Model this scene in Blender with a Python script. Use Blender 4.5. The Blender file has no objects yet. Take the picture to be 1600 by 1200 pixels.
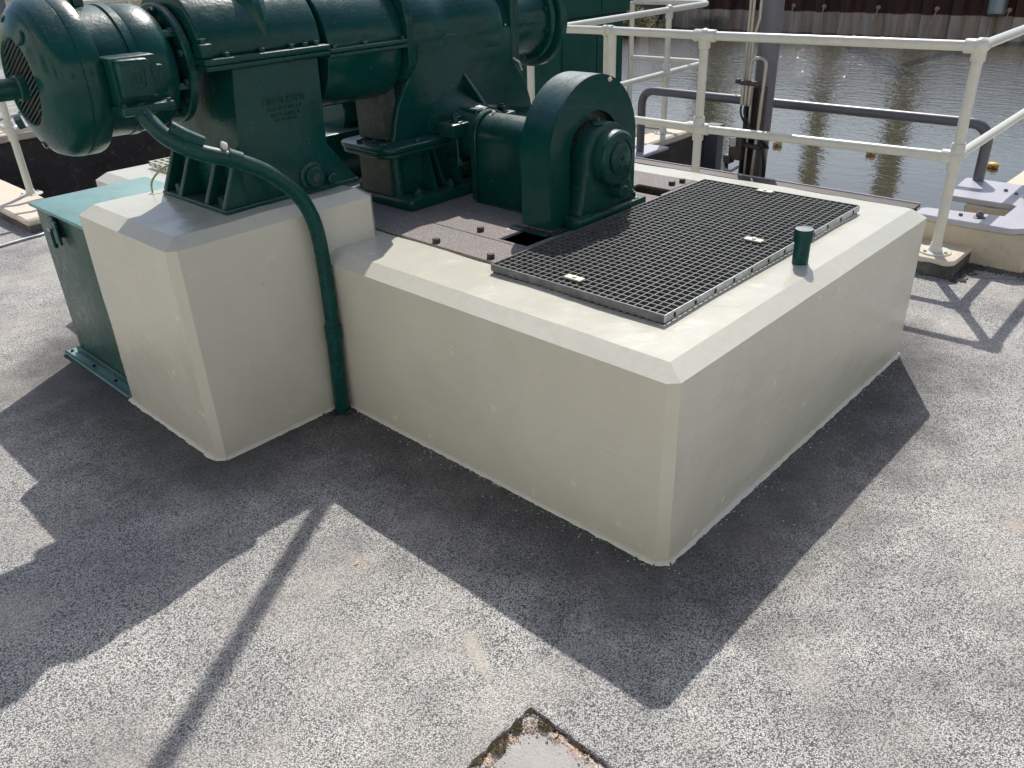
import bpy, bmesh, math, random
from mathutils import Vector, Matrix, noise
random.seed(7)
R = math.radians
SC = bpy.context.scene
COL = SC.collection
PI = math.pi

# ------------------------------------------------------------------ camera, sky, sun, exposure
cam_d = bpy.data.cameras.new('camera')
cam = bpy.data.objects.new('camera', cam_d); COL.objects.link(cam)
SC.camera = cam
YAW, PITCH, ROLL = R(44.029), R(-28.522), R(-2.282)
d_ = Vector((math.cos(PITCH)*math.cos(YAW), math.cos(PITCH)*math.sin(YAW), math.sin(PITCH)))
r_ = d_.cross(Vector((0, 0, 1))).normalized(); u_ = r_.cross(d_)
r2 = math.cos(ROLL)*r_ + math.sin(ROLL)*u_
u2 = -math.sin(ROLL)*r_ + math.cos(ROLL)*u_
cam.matrix_world = Matrix(((r2.x, u2.x, -d_.x, -1.729), (r2.y, u2.y, -d_.y, -1.044), (r2.z, u2.z, -d_.z, 1.75), (0, 0, 0, 1)))
cam_d.sensor_fit = 'HORIZONTAL'; cam_d.sensor_width = 36.0
cam_d.lens = 36.0*1274.7/1600.0
cam_d.clip_start = 0.05; cam_d.clip_end = 3000

SUN_AZ, SUN_EL = 33.0, 49.0
W = bpy.data.worlds.new('World'); SC.world = W; W.use_nodes = True
wn = W.node_tree.nodes; wl = W.node_tree.links
for n in list(wn): wn.remove(n)
sky = wn.new('ShaderNodeTexSky'); sky.sky_type = 'NISHITA'; sky.sun_disc = False
sky.sun_elevation = R(SUN_EL); sky.sun_rotation = R(90-SUN_AZ)
sky.air_density = 1.0; sky.dust_density = 1.9; sky.ozone_density = 2.0
bg = wn.new('ShaderNodeBackground'); bg.inputs['Strength'].default_value = 0.112
wo = wn.new('ShaderNodeOutputWorld')
wl.new(sky.outputs[0], bg.inputs['Color']); wl.new(bg.outputs[0], wo.inputs['Surface'])
sd = bpy.data.lights.new('sun', 'SUN'); sd.energy = 4.15; sd.angle = R(0.55); sd.color = (1.0, 0.955, 0.88)
so = bpy.data.objects.new('sun', sd); COL.objects.link(so)
sv = Vector((math.cos(R(SUN_EL))*math.cos(R(SUN_AZ)), math.cos(R(SUN_EL))*math.sin(R(SUN_AZ)), math.sin(R(SUN_EL))))
so.rotation_euler = (-sv).to_track_quat('-Z', 'Y').to_euler()
so.location = sv*40
SC.view_settings.view_transform = 'Standard'; SC.view_settings.look = 'None'
SC.view_settings.exposure = 0.1; SC.view_settings.gamma = 1.0
SC.view_settings.use_curve_mapping = False

# ------------------------------------------------------------------ material helpers
class NT:
    def __init__(s, name):
        s.m = bpy.data.materials.new(name); s.m.use_nodes = True
        s.t = s.m.node_tree; s.n = s.t.nodes; s.l = s.t.links
        s.b = s.n['Principled BSDF']
        s.tc = s.n.new('ShaderNodeTexCoord')
        s.geo = s.n.new('ShaderNodeNewGeometry')
        s.co = s.geo.outputs['Position']
    def set(s, **k):
        for a, v in k.items():
            i = s.b.inputs[{'col': 'Base Color', 'rough': 'Roughness', 'metal': 'Metallic', 'ior': 'IOR', 'spec': 'Specular IOR Level', 'coat': 'Coat Weight', 'coatr': 'Coat Roughness', 'normal': 'Normal'}[a]]
            if hasattr(v, 'is_output'): s.l.new(v, i)
            else: i.default_value = (v+(1,)) if isinstance(v, tuple) else v
        return s
    def inp(s, node, key, v):
        i = node.inputs[key]
        if hasattr(v, 'is_output'): s.l.new(v, i)
        else: i.default_value = (v+(1,)) if (isinstance(v, tuple) and i.type == 'RGBA') else v
    def noise(s, scale, detail=4, rough=.55, vec=None, dist=0.0):
        n = s.n.new('ShaderNodeTexNoise'); n.inputs['Scale'].default_value = scale
        n.inputs['Detail'].default_value = detail; n.inputs['Roughness'].default_value = rough
        n.inputs['Distortion'].default_value = dist
        s.l.new(vec or s.co, n.inputs['Vector']); return n.outputs['Fac']
    def vor(s, scale, feature='F1', vec=None):
        n = s.n.new('ShaderNodeTexVoronoi'); n.feature = feature; n.inputs['Scale'].default_value = scale
        s.l.new(vec or s.co, n.inputs['Vector']); return n
    def mapv(s, scale=(1, 1, 1), rot=(0, 0, 0), loc=(0, 0, 0), vec=None):
        n = s.n.new('ShaderNodeMapping'); n.inputs['Scale'].default_value = scale
        n.inputs['Rotation'].default_value = rot; n.inputs['Location'].default_value = loc
        s.l.new(vec or s.co, n.inputs['Vector']); return n.outputs[0]
    def ramp(s, fac, stops, interp='LINEAR'):
        n = s.n.new('ShaderNodeValToRGB'); n.color_ramp.interpolation = interp
        e = n.color_ramp.elements
        while len(e) < len(stops): e.new(0.5)
        for k, (p, c) in enumerate(stops):
            e[k].position = p
            e[k].color = (c, c, c, 1) if not isinstance(c, tuple) else c+(1,)
        s.l.new(fac, n.inputs[0]); return n.outputs[0]
    def mix(s, fac, a, b, mode='MIX'):
        n = s.n.new('ShaderNodeMix'); n.data_type = 'RGBA'; n.blend_type = mode
        s.inp(n, 0, fac); s.inp(n, 6, a); s.inp(n, 7, b); return n.outputs[2]
    def math(s, op, a, b=0.0, clamp=False):
        n = s.n.new('ShaderNodeMath'); n.operation = op; n.use_clamp = clamp
        s.inp(n, 0, a); s.inp(n, 1, b); return n.outputs[0]
    def sep(s, v):
        n = s.n.new('ShaderNodeSeparateXYZ'); s.l.new(v, n.inputs[0]); return n.outputs
    def bump(s, h, strength=.3, dist=.002, normal=None):
        n = s.n.new('ShaderNodeBump'); n.inputs['Strength'].default_value = strength
        n.inputs['Distance'].default_value = dist
        s.l.new(h, n.inputs['Height'])
        if normal: s.l.new(normal, n.inputs['Normal'])
        s.l.new(n.outputs[0], s.b.inputs['Normal']); return n.outputs[0]
    def up(s):
        return s.sep(s.geo.outputs['True Normal'])[2]

def green_paint(name, base, rough=.22, dust=.5, skin=1.0):
    t = NT(name)
    big = t.noise(5, 4, .6)
    c = t.mix(t.ramp(big, [(.3, 0.0), (.7, 1.0)]), tuple(x*.82 for x in base), tuple(x*1.2 for x in base))
    dustc = (.17, .20, .18)
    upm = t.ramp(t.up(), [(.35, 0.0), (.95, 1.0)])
    speck = t.ramp(t.noise(190, 2, .6), [(.52, 0.0), (.66, 1.0)])
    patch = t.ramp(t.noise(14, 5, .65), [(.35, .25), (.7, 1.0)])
    dm = t.math('MULTIPLY', t.math('MULTIPLY', upm, t.math('MULTIPLY', speck, patch)), dust)
    c = t.mix(dm, c, dustc)
    dust_sheen = t.math('MULTIPLY', t.math('MULTIPLY', upm, patch), dust*.22)  # pale dust on tops, strengthened to paint in sky sheen
    c = t.mix(dust_sheen, c, dustc)
    # sparse pale specks and droppings
    sp = t.ramp(t.noise(60, 1, .5), [(.785, 0.0), (.80, .4)])
    c = t.mix(sp, c, (.30, .32, .29))
    rg = t.math('ADD', t.ramp(t.noise(22, 5, .6), [(.3, rough*.7), (.75, rough*1.5)]), t.math('ADD', t.math('MULTIPLY', dm, .3), t.math('MULTIPLY', upm, .16)))
    t.set(col=c, rough=rg, spec=t.math('ADD', t.math('MULTIPLY', upm, .95), .24))
    h = t.math('ADD', t.math('MULTIPLY', t.noise(85, 3, .55), .8), t.math('MULTIPLY', t.noise(16, 3, .5), 1.6))
    t.bump(h, .35, .0025*skin)
    return t.m

M = {}
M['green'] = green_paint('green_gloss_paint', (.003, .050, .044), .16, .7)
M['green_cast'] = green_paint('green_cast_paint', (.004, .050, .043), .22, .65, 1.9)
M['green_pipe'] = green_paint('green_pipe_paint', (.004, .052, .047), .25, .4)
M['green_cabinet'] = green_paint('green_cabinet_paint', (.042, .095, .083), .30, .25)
M['green_skylit'] = green_paint('green_skylit_paint', (.14, .30, .29), .30, .5)  # cabinet green made paler to carry the sky reflection on the lid
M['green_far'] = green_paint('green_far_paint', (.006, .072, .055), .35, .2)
def raw_cast():
    t = NT('bare_grubby_casting')
    n = t.noise(30, 6, .65); v = t.vor(70)
    c = t.ramp(n, [(.3, (.012, .026, .022)), (.55, (.028, .042, .035)), (.75, (.075, .085, .07))])
    t.set(col=c, rough=.6); t.bump(t.math('ADD', n, t.math('MULTIPLY', v.outputs['Distance'], .5)), .8, .004); return t.m
M['cast_rough'] = raw_cast()

def cream():
    t = NT('cream_masonry_paint')
    n1 = t.noise(3.0, 4, .55); n2 = t.noise(9, 5, .6)
    c = t.mix(t.ramp(n1, [(.3, 0.0), (.7, 1.0)]), (.560, .547, .468), (.610, .598, .517))
    c = t.mix(t.ramp(n2, [(.62, 0.0), (.8, .35)]), c, (.78, .72, .56))
    chips = t.ramp(t.noise(46, 2, .5), [(.775, 0.0), (.79, .7)])
    c = t.mix(chips, c, (.30, .28, .24))
    # splash dirt close to the ground
    z = t.sep(t.co)[2]
    zl = t.math('ADD', z, t.math('MULTIPLY', t.noise(18, 4, .7), .05))
    dirt = t.ramp(zl, [(.02, .60), (.05, .22), (.13, 0.0)])
    c = t.mix(dirt, c, (.45, .42, .36))
    t.set(col=c, rough=t.ramp(n2, [(.3, .13), (.75, .30)]), spec=.55)
    und = t.noise(5, 3, .5)
    tro = t.noise(1.0, 6, .6, t.mapv((9, 9, 30), (0, R(24), 0)), 1.2)
    scr = t.ramp(t.noise(1.0, 3, .7, t.mapv((14, 14, 190), (0, R(28), 0)), .6), [(.63, 0.0), (.70, 1.0)])
    scm = t.ramp(t.noise(6, 2, .5), [(.50, 0.0), (.60, 1.0)])
    brush = t.noise(1.0, 3, .6, t.mapv((3.5, 3.5, 60), (0, R(5), 0)), .4)
    h = t.math('ADD', t.math('MULTIPLY', und, 2.6), t.math('MULTIPLY', tro, .75))
    h = t.math('ADD', h, t.math('MULTIPLY', brush, .10))
    ding = t.vor(7.0); dm_ = t.ramp(ding.outputs['Distance'], [(.02, 0.0), (.07, 1.0)])
    h = t.math('ADD', h, t.math('MULTIPLY', dm_, .10))
    h = t.math('ADD', h, t.math('MULTIPLY', t.math('MULTIPLY', scr, scm), .18))
    h = t.math('ADD', h, t.math('MULTIPLY', t.noise(120, 2, .5), .05))
    t.bump(h, .42, .0065); return t.m
M['cream'] = cream()
def cream_chip():
    t = NT('cream_painted_arris')
    n2 = t.noise(28, 6, .7)
    c = t.mix(t.ramp(n2, [(.35, 0.0), (.7, 1.0)]), (.585, .575, .495), (.640, .630, .548))
    t.set(col=c, rough=.30); t.bump(t.math('ADD', t.noise(1.0, 5, .7, t.mapv((26, 26, 60))), t.noise(70, 4, .7)), .14, .005); return t.m
M['cream_rough'] = cream_chip()

def tarmac():
    t = NT('speckled_tarmac')
    v1 = t.vor(255); v2 = t.vor(400)
    rnd = t.sep(v1.outputs['Color'])[0]; rnd2 = t.sep(v2.outputs['Color'])[1]
    agg = t.ramp(rnd, [(0, (.022, .022, .023)), (.11, (.06, .06, .06)), (.19, (.50, .49, .475)), (.60, (.76, .745, .715)), (1, (.95, .935, .90))])
    agg = t.mix(.22, agg, t.ramp(rnd2, [(0, (.07, .07, .07)), (.35, (.52, .51, .49)), (1, (.86, .84, .81))]))
    gap = t.ramp(v1.outputs['Distance'], [(.40, 0.0), (.70, 1.0)])
    c = t.mix(t.math('MULTIPLY', gap, .78), agg, (.060, .060, .060))
    big = t.noise(1.7, 6, .62); mid = t.noise(6.5, 5, .6)
    dark = t.ramp(t.math('ADD', t.math('MULTIPLY', big, .65), t.math('MULTIPLY', mid, .35)), [(.36, 0.52), (.48, .24), (.60, 0.0)])
    c = t.mix(dark, c, (.105, .105, .112))
    warm = t.ramp(t.noise(2.6, 5, .6, t.mapv(loc=(5, 3, 1))), [(.48, 0.0), (.70, .42)])
    c = t.mix(warm, c, (.66, .60, .54))
    sand = t.ramp(t.noise(5.2, 5, .68, t.mapv(loc=(1.3, 7.1, 2))), [(.71, 0.0), (.78, .55)])
    c = t.mix(sand, c, (.50, .44, .35))
    # damp grime along the machine base foot, darkened further to paint in shade
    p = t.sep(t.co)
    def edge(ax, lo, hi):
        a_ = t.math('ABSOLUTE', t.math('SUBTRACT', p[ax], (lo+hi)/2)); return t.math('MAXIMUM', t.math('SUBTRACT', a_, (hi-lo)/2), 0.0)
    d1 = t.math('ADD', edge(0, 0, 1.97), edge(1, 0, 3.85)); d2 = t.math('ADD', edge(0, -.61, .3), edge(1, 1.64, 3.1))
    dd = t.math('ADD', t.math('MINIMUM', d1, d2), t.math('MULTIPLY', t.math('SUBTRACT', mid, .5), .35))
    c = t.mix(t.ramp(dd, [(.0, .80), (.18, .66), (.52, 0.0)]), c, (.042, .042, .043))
    # one sandy patch worn into the surface
    s = t.sep(t.co)
    dx = t.math('DIVIDE', t.math('ADD', t.math('SUBTRACT', s[0], -.635), t.math('MULTIPLY', t.math('SUBTRACT', s[1], .19), -.45)), .024); dy = t.math('DIVIDE', t.math('SUBTRACT', s[1], .19), .085)
    rr = t.math('ADD', t.math('ADD', t.math('MULTIPLY', dx, dx), t.math('MULTIPLY', dy, dy)), t.math('MULTIPLY', t.noise(24, 4, .7), 2.25))
    c = t.mix(t.ramp(t.math('MULTIPLY', rr, .25), [(.36, .6), (.66, 0.0)]), c, (.60, .55, .47))
    for (qx, qy, ra, rb, am) in ((.93, -.76, .05, .035, .6), (-1.62, .45, .16, .10, .5), (-.60, .76, .03, .05, .3)):
        dx = t.math('DIVIDE', t.math('SUBTRACT', s[0], qx), ra); dy = t.math('DIVIDE', t.math('SUBTRACT', s[1], qy), rb)
        rr = t.math('ADD', t.math('ADD', t.math('MULTIPLY', dx, dx), t.math('MULTIPLY', dy, dy)), t.math('MULTIPLY', t.noise(30, 4, .7), 2.6))
        c = t.mix(t.ramp(t.math('MULTIPLY', rr, .25), [(.34, am), (.70, 0.0)]), c, (.54, .47, .38))
    t.set(col=c, rough=.72, spec=.35)
    h = t.math('SUBTRACT', t.math('MULTIPLY', rnd, .6), t.math('MULTIPLY', v1.outputs['Distance'], 1.3))
    h = t.math('ADD', h, t.math('MULTIPLY', mid, 1.8))
    t.bump(h, .75, .0035); return t.m
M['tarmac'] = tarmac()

def concrete(name, a, b, rough=.8, moss=0.0, bumpd=.006, sc=18):
    t = NT(name)
    n1 = t.noise(sc*.15, 5, .6); n2 = t.noise(sc, 6, .7)
    c = t.mix(t.ramp(n1, [(.3, 0.0), (.7, 1.0)]), a, b)
    c = t.mix(t.ramp(n2, [(.55, 0.0), (.75, .45)]), c, tuple(x*.55 for x in a))
    if moss:
        c = t.mix(t.ramp(t.noise(sc*.7, 6, .75, t.mapv(loc=(3, 1, 2))), [(.55, 0.0), (.68, moss)]), c, (.30, .31, .22))
    t.set(col=c, rough=rough, spec=.3); t.bump(t.math('ADD', n2, t.noise(sc*6, 3, .6)), .6, bumpd); return t.m
M['kerb'] = concrete('cream_painted_concrete', (.66, .575, .47), (.72, .63, .52), .75)
M['raw_kerb'] = concrete('bare_cream_concrete', (.56, .49, .37), (.68, .61, .48), .85, 0, .01, 30)
M['dark_concrete'] = concrete('algae_dark_concrete', (.045, .039, .038), (.085, .075, .072), .8, .3, .012, 14)
M['kerb_side'] = concrete('tarred_kerb_side', (.05, .05, .052), (.20, .19, .185), .85, .5, .02, 22)
M['slab'] = concrete('worn_grey_slab', (.36, .345, .335), (.47, .45, .43), .8, 0, .006, 30)
M['gravel'] = concrete('pale_gravel_ground', (.20, .185, .165), (.34, .32, .29), .9, 0, .02, 40)

def plain(name, col, rough=.5, metal=0.0, var=.18, sc=20, bump=.3, dist=.001, speck=None):
    t = NT(name)
    n = t.noise(sc, 5, .6)
    c = t.mix(t.ramp(n, [(.3, 0.0), (.7, 1.0)]), tuple(x*(1-var) for x in col), tuple(min(1, x*(1+var)) for x in col))
    if speck: c = t.mix(t.ramp(t.noise(speck[0], 3, .6), [(speck[1], 0.0), (speck[1]+.05, speck[2])]), c, speck[3])
    t.set(col=c, rough=rough, metal=metal); t.bump(n, bump, dist); return t.m
M['slat'] = plain('skylit_slat_paint', (.24, .29, .265), .45, 0, .15)  # slat green lightened to stand in for sky light on it
M['rail'] = plain('cream_rail_paint', (.66, .655, .585), .30, 0, .06, 12, .35, .0015, (34, .70, .45, (.40, .38, .30)))
M['galv'] = plain('galvanised_steel', (.40, .42, .43), .42, .75, .22, 40, .3, .0008)
M['galv_dark'] = plain('weathered_galvanised_steel', (.125, .132, .134), .42, .15, .3, 30, .3, .0008)
M['clip'] = plain('pale_clip', (.62, .60, .50), .4, .2, .08)
M['plate_grey'] = plain('lilac_grey_paint', (.43, .425, .475), .38, 0, .05, 10, .2, .001)
M['tube_grey'] = plain('dark_grey_paint', (.115, .115, .135), .38, 0, .1, 14, .25, .001, (60, .72, .6, (.28, .26, .24)))
M['mast_grey'] = plain('violet_grey_paint', (.125, .122, .150), .42, 0, .12, 8, .2, .001)
M['steel_dark'] = plain('dark_brown_steel', (.050, .042, .040), .55, .2, .3, 25, .5, .002)
M['stainless'] = plain('stainless_tube', (.42, .40, .35), .4, .5, .1, 30, .1, .001)
M['rubber'] = plain('black_rubber', (.012, .012, .013), .5, 0, .2)
M['bolt_dark'] = plain('dark_bolt_steel', (.045, .038, .036), .5, .3, .3, 60, .4, .001)
M['grey_bolt'] = plain('bluish_bolt_paint', (.09, .09, .115), .45, 0, .1)
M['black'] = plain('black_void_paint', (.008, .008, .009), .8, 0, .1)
M['rust'] = plain('rusty_brown', (.22, .10, .045), .85, 0, .35, 50, .6, .003)
M['white_dirt'] = plain('chalky_white', (.62, .60, .55), .8, 0, .15)
M['wire'] = plain('green_yellow_wire', (.34, .42, .24), .4, 0, .2)
M['buoy'] = plain('orange_float', (.85, .56, .32), .5, 0, .12, 10)
M['buoy_y'] = plain('yellow_float', (.85, .52, .10), .5, 0, .12, 10)
M['bounce_cream'] = plain('cream_bounce_render', (.86, .82, .73), .8, 0, .05, 2)
M['bounce_white'] = plain('white_bounce_render', (.84, .84, .81), .8, 0, .05, 2)
M['tie_steel'] = plain('pale_tie_steel', (.55, .50, .44), .7, 0, .1)
M['tie_rust'] = plain('orange_tie_rust', (.60, .36, .17), .85, 0, .2)
M['brick'] = plain('pinkish_brick', (.36, .20, .17), .85, 0, .3, 8, .5, .01)
M['window'] = plain('dark_window', (.02, .025, .035), .12, 0, .1)
M['off_white'] = plain('off_white_wall', (.58, .57, .54), .7, 0, .06)
M['leaf_dry'] = plain('dry_leaf', (.52, .40, .20), .7, 0, .2)
def cover_plate():
    t = NT('speckled_cover_plate')
    n = t.noise(260, 2, .7); b = t.noise(6, 5, .6); rr = t.noise(22, 5, .7)
    c = t.ramp(n, [(.34, (.13, .12, .12)), (.52, (.27, .25, .242)), (.68, (.46, .43, .41))])
    c = t.mix(t.ramp(b, [(.45, 0.0), (.7, .5)]), c, (.27, .215, .19))
    c = t.mix(t.ramp(rr, [(.62, 0.0), (.75, .55)]), c, (.36, .23, .17))
    t.set(col=c, rough=.8, spec=.15); t.bump(n, .55, .0015); return t.m
M['cover'] = cover_plate()
def water():
    t = NT('river_water')
    s = t.sep(t.co)
    amt = t.ramp(t.math('ADD', t.math('DIVIDE', s[0], 26.0), t.math('MULTIPLY', t.noise(.22, 3, .5), .22)), [(.42, .06), (.62, .28), (.80, .62)])
    a = t.noise(1.0, 3, .55, t.mapv((5.0, 2.2, 1)), .4); b = t.noise(1.0, 3, .6, t.mapv((17, 8, 1), (0, 0, R(12))), .4)
    h = t.math('MULTIPLY', t.math('ADD', a, t.math('MULTIPLY', b, .45)), amt)
    t.set(col=(.062, .058, .034), rough=.045, ior=1.9, spec=.5)
    t.bump(h, .85, .060); return t.m
M['water'] = water()
def pile():
    t = NT('stained_sheet_pile_steel')
    z = t.sep(t.co)[2]
    n = t.noise(1.0, 5, .65, t.mapv((3, 3.2, .35)), .3); f = t.noise(9, 5, .7)
    zz = t.math('ADD', z, t.math('MULTIPLY', t.noise(1.0, 3, .6, t.mapv((2, 2, .2))), .05))
    tide = t.ramp(t.math('ADD', t.math('MULTIPLY', zz, .5), .75), [(.16, 0.0), (.20, 1.0), (.485, 1.0), (.50, 0.0)])
    up = t.ramp(n, [(.3, (.070, .034, .028)), (.7, (.15, .080, .060))])
    lo = t.ramp(n, [(.28, (.30, .205, .145)), (.5, (.62, .47, .35)), (.72, (.85, .69, .54))])
    c = t.mix(tide, up, lo); c = t.mix(t.ramp(f, [(.6, 0.0), (.8, .4)]), c, (.06, .04, .03))
    t.set(col=c, rough=.85, spec=.2); t.bump(f, .5, .01); return t.m
M['pile'] = pile()
def foliage(name, a, b):
    t = NT(name)
    oi = t.n.new('ShaderNodeObjectInfo')
    n = t.noise(2.2, 4, .7)
    c = t.mix(t.ramp(n, [(.3, 0.0), (.7, 1.0)]), a, b)
    t.set(col=c, rough=.7, spec=.25); return t.m
M['bush'] = foliage('dusty_bush_leaves', (.09, .095, .035), (.26, .24, .11))
M['reed'] = foliage('dry_reeds', (.28, .20, .11), (.40, .31, .20))
M['grass'] = foliage('dry_grass', (.17, .15, .045), (.42, .35, .13))
M['tree'] = foliage('tree_leaves', (.035, .055, .015), (.08, .095, .03))
M['moss'] = foliage('dry_moss', (.13, .105, .05), (.30, .26, .15))
def grit():
    t = NT('joint_grit'); v = t.vor(300)
    c = t.ramp(t.sep(v.outputs['Color'])[0], [(0, (.22, .19, .17)), (.3, (.50, .43, .38)), (.75, (.68, .60, .54)), (1, (.82, .78, .73))])
    c = t.mix(t.ramp(t.noise(14, 4, .6), [(.50, 0.0), (.62, .55)]), c, (.62, .36, .26))
    t.set(col=c, rough=.9); t.bump(v.outputs['Distance'], .8, .005); return t.m
M['grit'] = grit()
def soil():
    t = NT('joint_soil'); n = t.noise(60, 5, .7)
    t.set(col=t.ramp(n, [(.3, (.012, .010, .008)), (.7, (.07, .055, .04))]), rough=.95); t.bump(n, .8, .01); return t.m
M['soil'] = soil()
M['soil_bank'] = plain('brown_bank_soil', (.16, .125, .08), .95, 0, .35, 3, .6, .03)

# ------------------------------------------------------------------ object helpers
WL = {}
def thing(name, label, cat, loc=(0, 0, 0), group=None):
    o = bpy.data.objects.new(name, None); COL.objects.link(o)
    o.empty_display_size = .1
    o.location = loc; WL[o] = Vector(loc); o['label'] = label; o['category'] = cat
    if group: o['group'] = group
    return o
def finish(bm, ang=32):
    bmesh.ops.remove_doubles(bm, verts=bm.verts, dist=1e-6)
    bmesh.ops.recalc_face_normals(bm, faces=bm.faces)
    for f in bm.faces: f.smooth = True
    for e in bm.edges:
        e.smooth = (len(e.link_faces) == 2 and e.calc_face_angle(0) < R(ang))
def obj(name, bm, mat, parent=None, ang=32, norm=True):
    if norm: finish(bm, ang)
    me = bpy.data.meshes.new(name)
    w = WL[parent] if parent else Vector((0, 0, 0))
    if parent: bmesh.ops.translate(bm, verts=bm.verts, vec=-w)
    bm.to_mesh(me); bm.free()
    for m_ in (mat if isinstance(mat, (list, tuple)) else [mat]): me.materials.append(M[m_])
    o = bpy.data.objects.new(name, me); COL.objects.link(o)
    if parent: o.parent = parent
    WL[o] = w
    return o
def tag(o, label, cat, group=None):
    o['label'] = label; o['category'] = cat
    if group: o['group'] = group
    return o
def kind(o, k='structure'):
    o['kind'] = k; return o
def B(): return bmesh.new()
def merge(dst, src):
    me = bpy.data.meshes.new('tmp'); src.to_mesh(me); dst.from_mesh(me); src.free(); bpy.data.meshes.remove(me)
def box(bm, x0, x1, y0, y1, z0, z1, bev=0.0, seg=1):
    t = B()
    r = bmesh.ops.create_cube(t, size=1)
    for v in t.verts:
        v.co = Vector(((x0+x1)/2+v.co.x*(x1-x0), (y0+y1)/2+v.co.y*(y1-y0), (z0+z1)/2+v.co.z*(z1-z0)))
    if bev: bmesh.ops.bevel(t, geom=list(t.edges), offset=bev, segments=seg, affect='EDGES', profile=.5)
    merge(bm, t); return bm
def frame_of(d):
    d = Vector(d).normalized()
    a = Vector((0, 0, 1)) if abs(d.z) < .9 else Vector((1, 0, 0))
    u = d.cross(a).normalized(); return d, u, d.cross(u)
def lathe(bm, o, d, prof, n=40, a0=0, a1=2*PI, cap=True):
    o = Vector(o); d, u, v = frame_of(d)
    full = abs(a1-a0-2*PI) < 1e-6
    k = n if full else n+1
    rings = []
    for t, r in prof:
        rings.append([bm.verts.new(o+d*t+(u*math.cos(a0+(a1-a0)*i/n)+v*math.sin(a0+(a1-a0)*i/n))*max(r, 1e-4)) for i in range(k)])
    for A, C in zip(rings, rings[1:]):
        for i in range(n if full else n):
            j = (i+1) % k
            if A[i].co == A[j].co: continue
            bm.faces.new((A[i], A[j], C[j], C[i]))
    if cap and full:
        bm.faces.new(rings[0][::-1]); bm.faces.new(rings[-1])
    return bm
def cyl(bm, a, b, r, n=20, r2=None):
    a, b = Vector(a), Vector(b)
    return lathe(bm, a, b-a, [(0, r), ((b-a).length, r if r2 is None else r2)], n)
def fillet(pts, r, n=6):
    pts = [Vector(p) for p in pts]; out = [pts[0]]
    for p, q, s in zip(pts, pts[1:], pts[2:]):
        a = (p-q); b = (s-q); la, lb = a.length, b.length; a.normalize(); b.normalize()
        ang = a.angle(b); t = min(r/math.tan(ang/2), la*.49, lb*.49)
        P, S = q+a*t, q+b*t
        for i in range(n+1):
            k = i/n; out.append((P*(1-k)+q*k)*(1-k)+(q*(1-k)+S*k)*k)
    out.append(pts[-1]); return out
def tube(bm, pts, r, n=14, cap=True):
    pts = [Vector(p) for p in pts]
    rr = r if isinstance(r, (list, tuple)) else [r]*len(pts)
    rings = []; u = None
    for i, p in enumerate(pts):
        d = (pts[min(i+1, len(pts)-1)]-pts[max(i-1, 0)]).normalized()
        if u is None: u = frame_of(d)[1]
        u = (u-d*u.dot(d)).normalized(); v = d.cross(u)
        rings.append([bm.verts.new(p+(u*math.cos(2*PI*k/n)+v*math.sin(2*PI*k/n))*rr[i]) for k in range(n)])
    for A, C in zip(rings, rings[1:]):
        for k in range(n): bm.faces.new((A[k], A[(k+1) % n], C[(k+1) % n], C[k]))
    if cap: bm.faces.new(rings[0][::-1]); bm.faces.new(rings[-1])
    return bm
def prism(bm, poly, axis, a, b, bev=0.0, seg=1):
    """poly: 2D points; axis 'y': (x,z) extruded from y=a to b; 'x': (y,z); 'z': (x,y)"""
    t = B()
    def P(q, h):
        return Vector((q[0], h, q[1])) if axis == 'y' else Vector((h, q[0], q[1])) if axis == 'x' else Vector((q[0], q[1], h))
    A = [t.verts.new(P(q, a)) for q in poly]; C = [t.verts.new(P(q, b)) for q in poly]
    t.faces.new(A); t.faces.new(C[::-1]); n = len(poly)
    for i in range(n): t.faces.new((A[i], C[i], C[(i+1) % n], A[(i+1) % n]))
    bmesh.ops.recalc_face_normals(t, faces=t.faces)
    if bev:
        es = [e for e in t.edges if len(e.link_faces) == 2 and e.calc_face_angle(0) > R(35)]
        bmesh.ops.bevel(t, geom=es, offset=bev, segments=seg, affect='EDGES', profile=.5)
    merge(bm, t); return bm
def arc(cx, cz, r, a0, a1, n):
    return [(cx+r*math.cos(R(a0+(a1-a0)*i/n)), cz+r*math.sin(R(a0+(a1-a0)*i/n))) for i in range(n+1)]
BOLTS = {}
def bolt_mesh(mat, washer):
    key = (mat, washer)
    if key not in BOLTS:
        bm = B()
        if washer: lathe(bm, (0, 0, 0), (0, 0, 1), [(0, 1.55), (.22, 1.55), (.26, 1.45)], 16)
        z0 = .24 if washer else 0
        lathe(bm, (0, 0, z0), (0, 0, 1), [(0, 1.0), (.95, 1.0), (1.1, .82)], 6)
        if washer: lathe(bm, (0, 0, z0+1.1), (0, 0, 1), [(0, .52), (.35, .50), (.45, .36)], 10)
        finish(bm); me = bpy.data.meshes.new('bolt'); bm.to_mesh(me); bm.free(); me.materials.append(M[mat]); BOLTS[key] = me
    return BOLTS[key]
def bolt(parent, pos, r=.012, d=(0, 0, 1), mat='green', washer=False, name='bolt', h=1.0):
    o = bpy.data.objects.new(name, bolt_mesh(mat, washer)); COL.objects.link(o)
    o.parent = parent; o.location = Vector(pos)-WL[parent]
    o.rotation_euler = (Vector((0, 0, 1)).rotation_difference(Vector(d).normalized()) @ Matrix.Rotation(random.random()*2, 3, 'Z').to_quaternion()).to_euler()
    o.scale = (r, r, r*h); WL[o] = Vector(pos)
    return o
def wobble(bm, amp, sc, off=0.0):
    bmesh.ops.recalc_face_normals(bm, faces=bm.faces); bm.normal_update()
    for v in bm.verts:
        n = v.normal
        v.co += n*(noise.noise(v.co*sc+Vector((off, 0, 0)))*amp)
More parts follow.
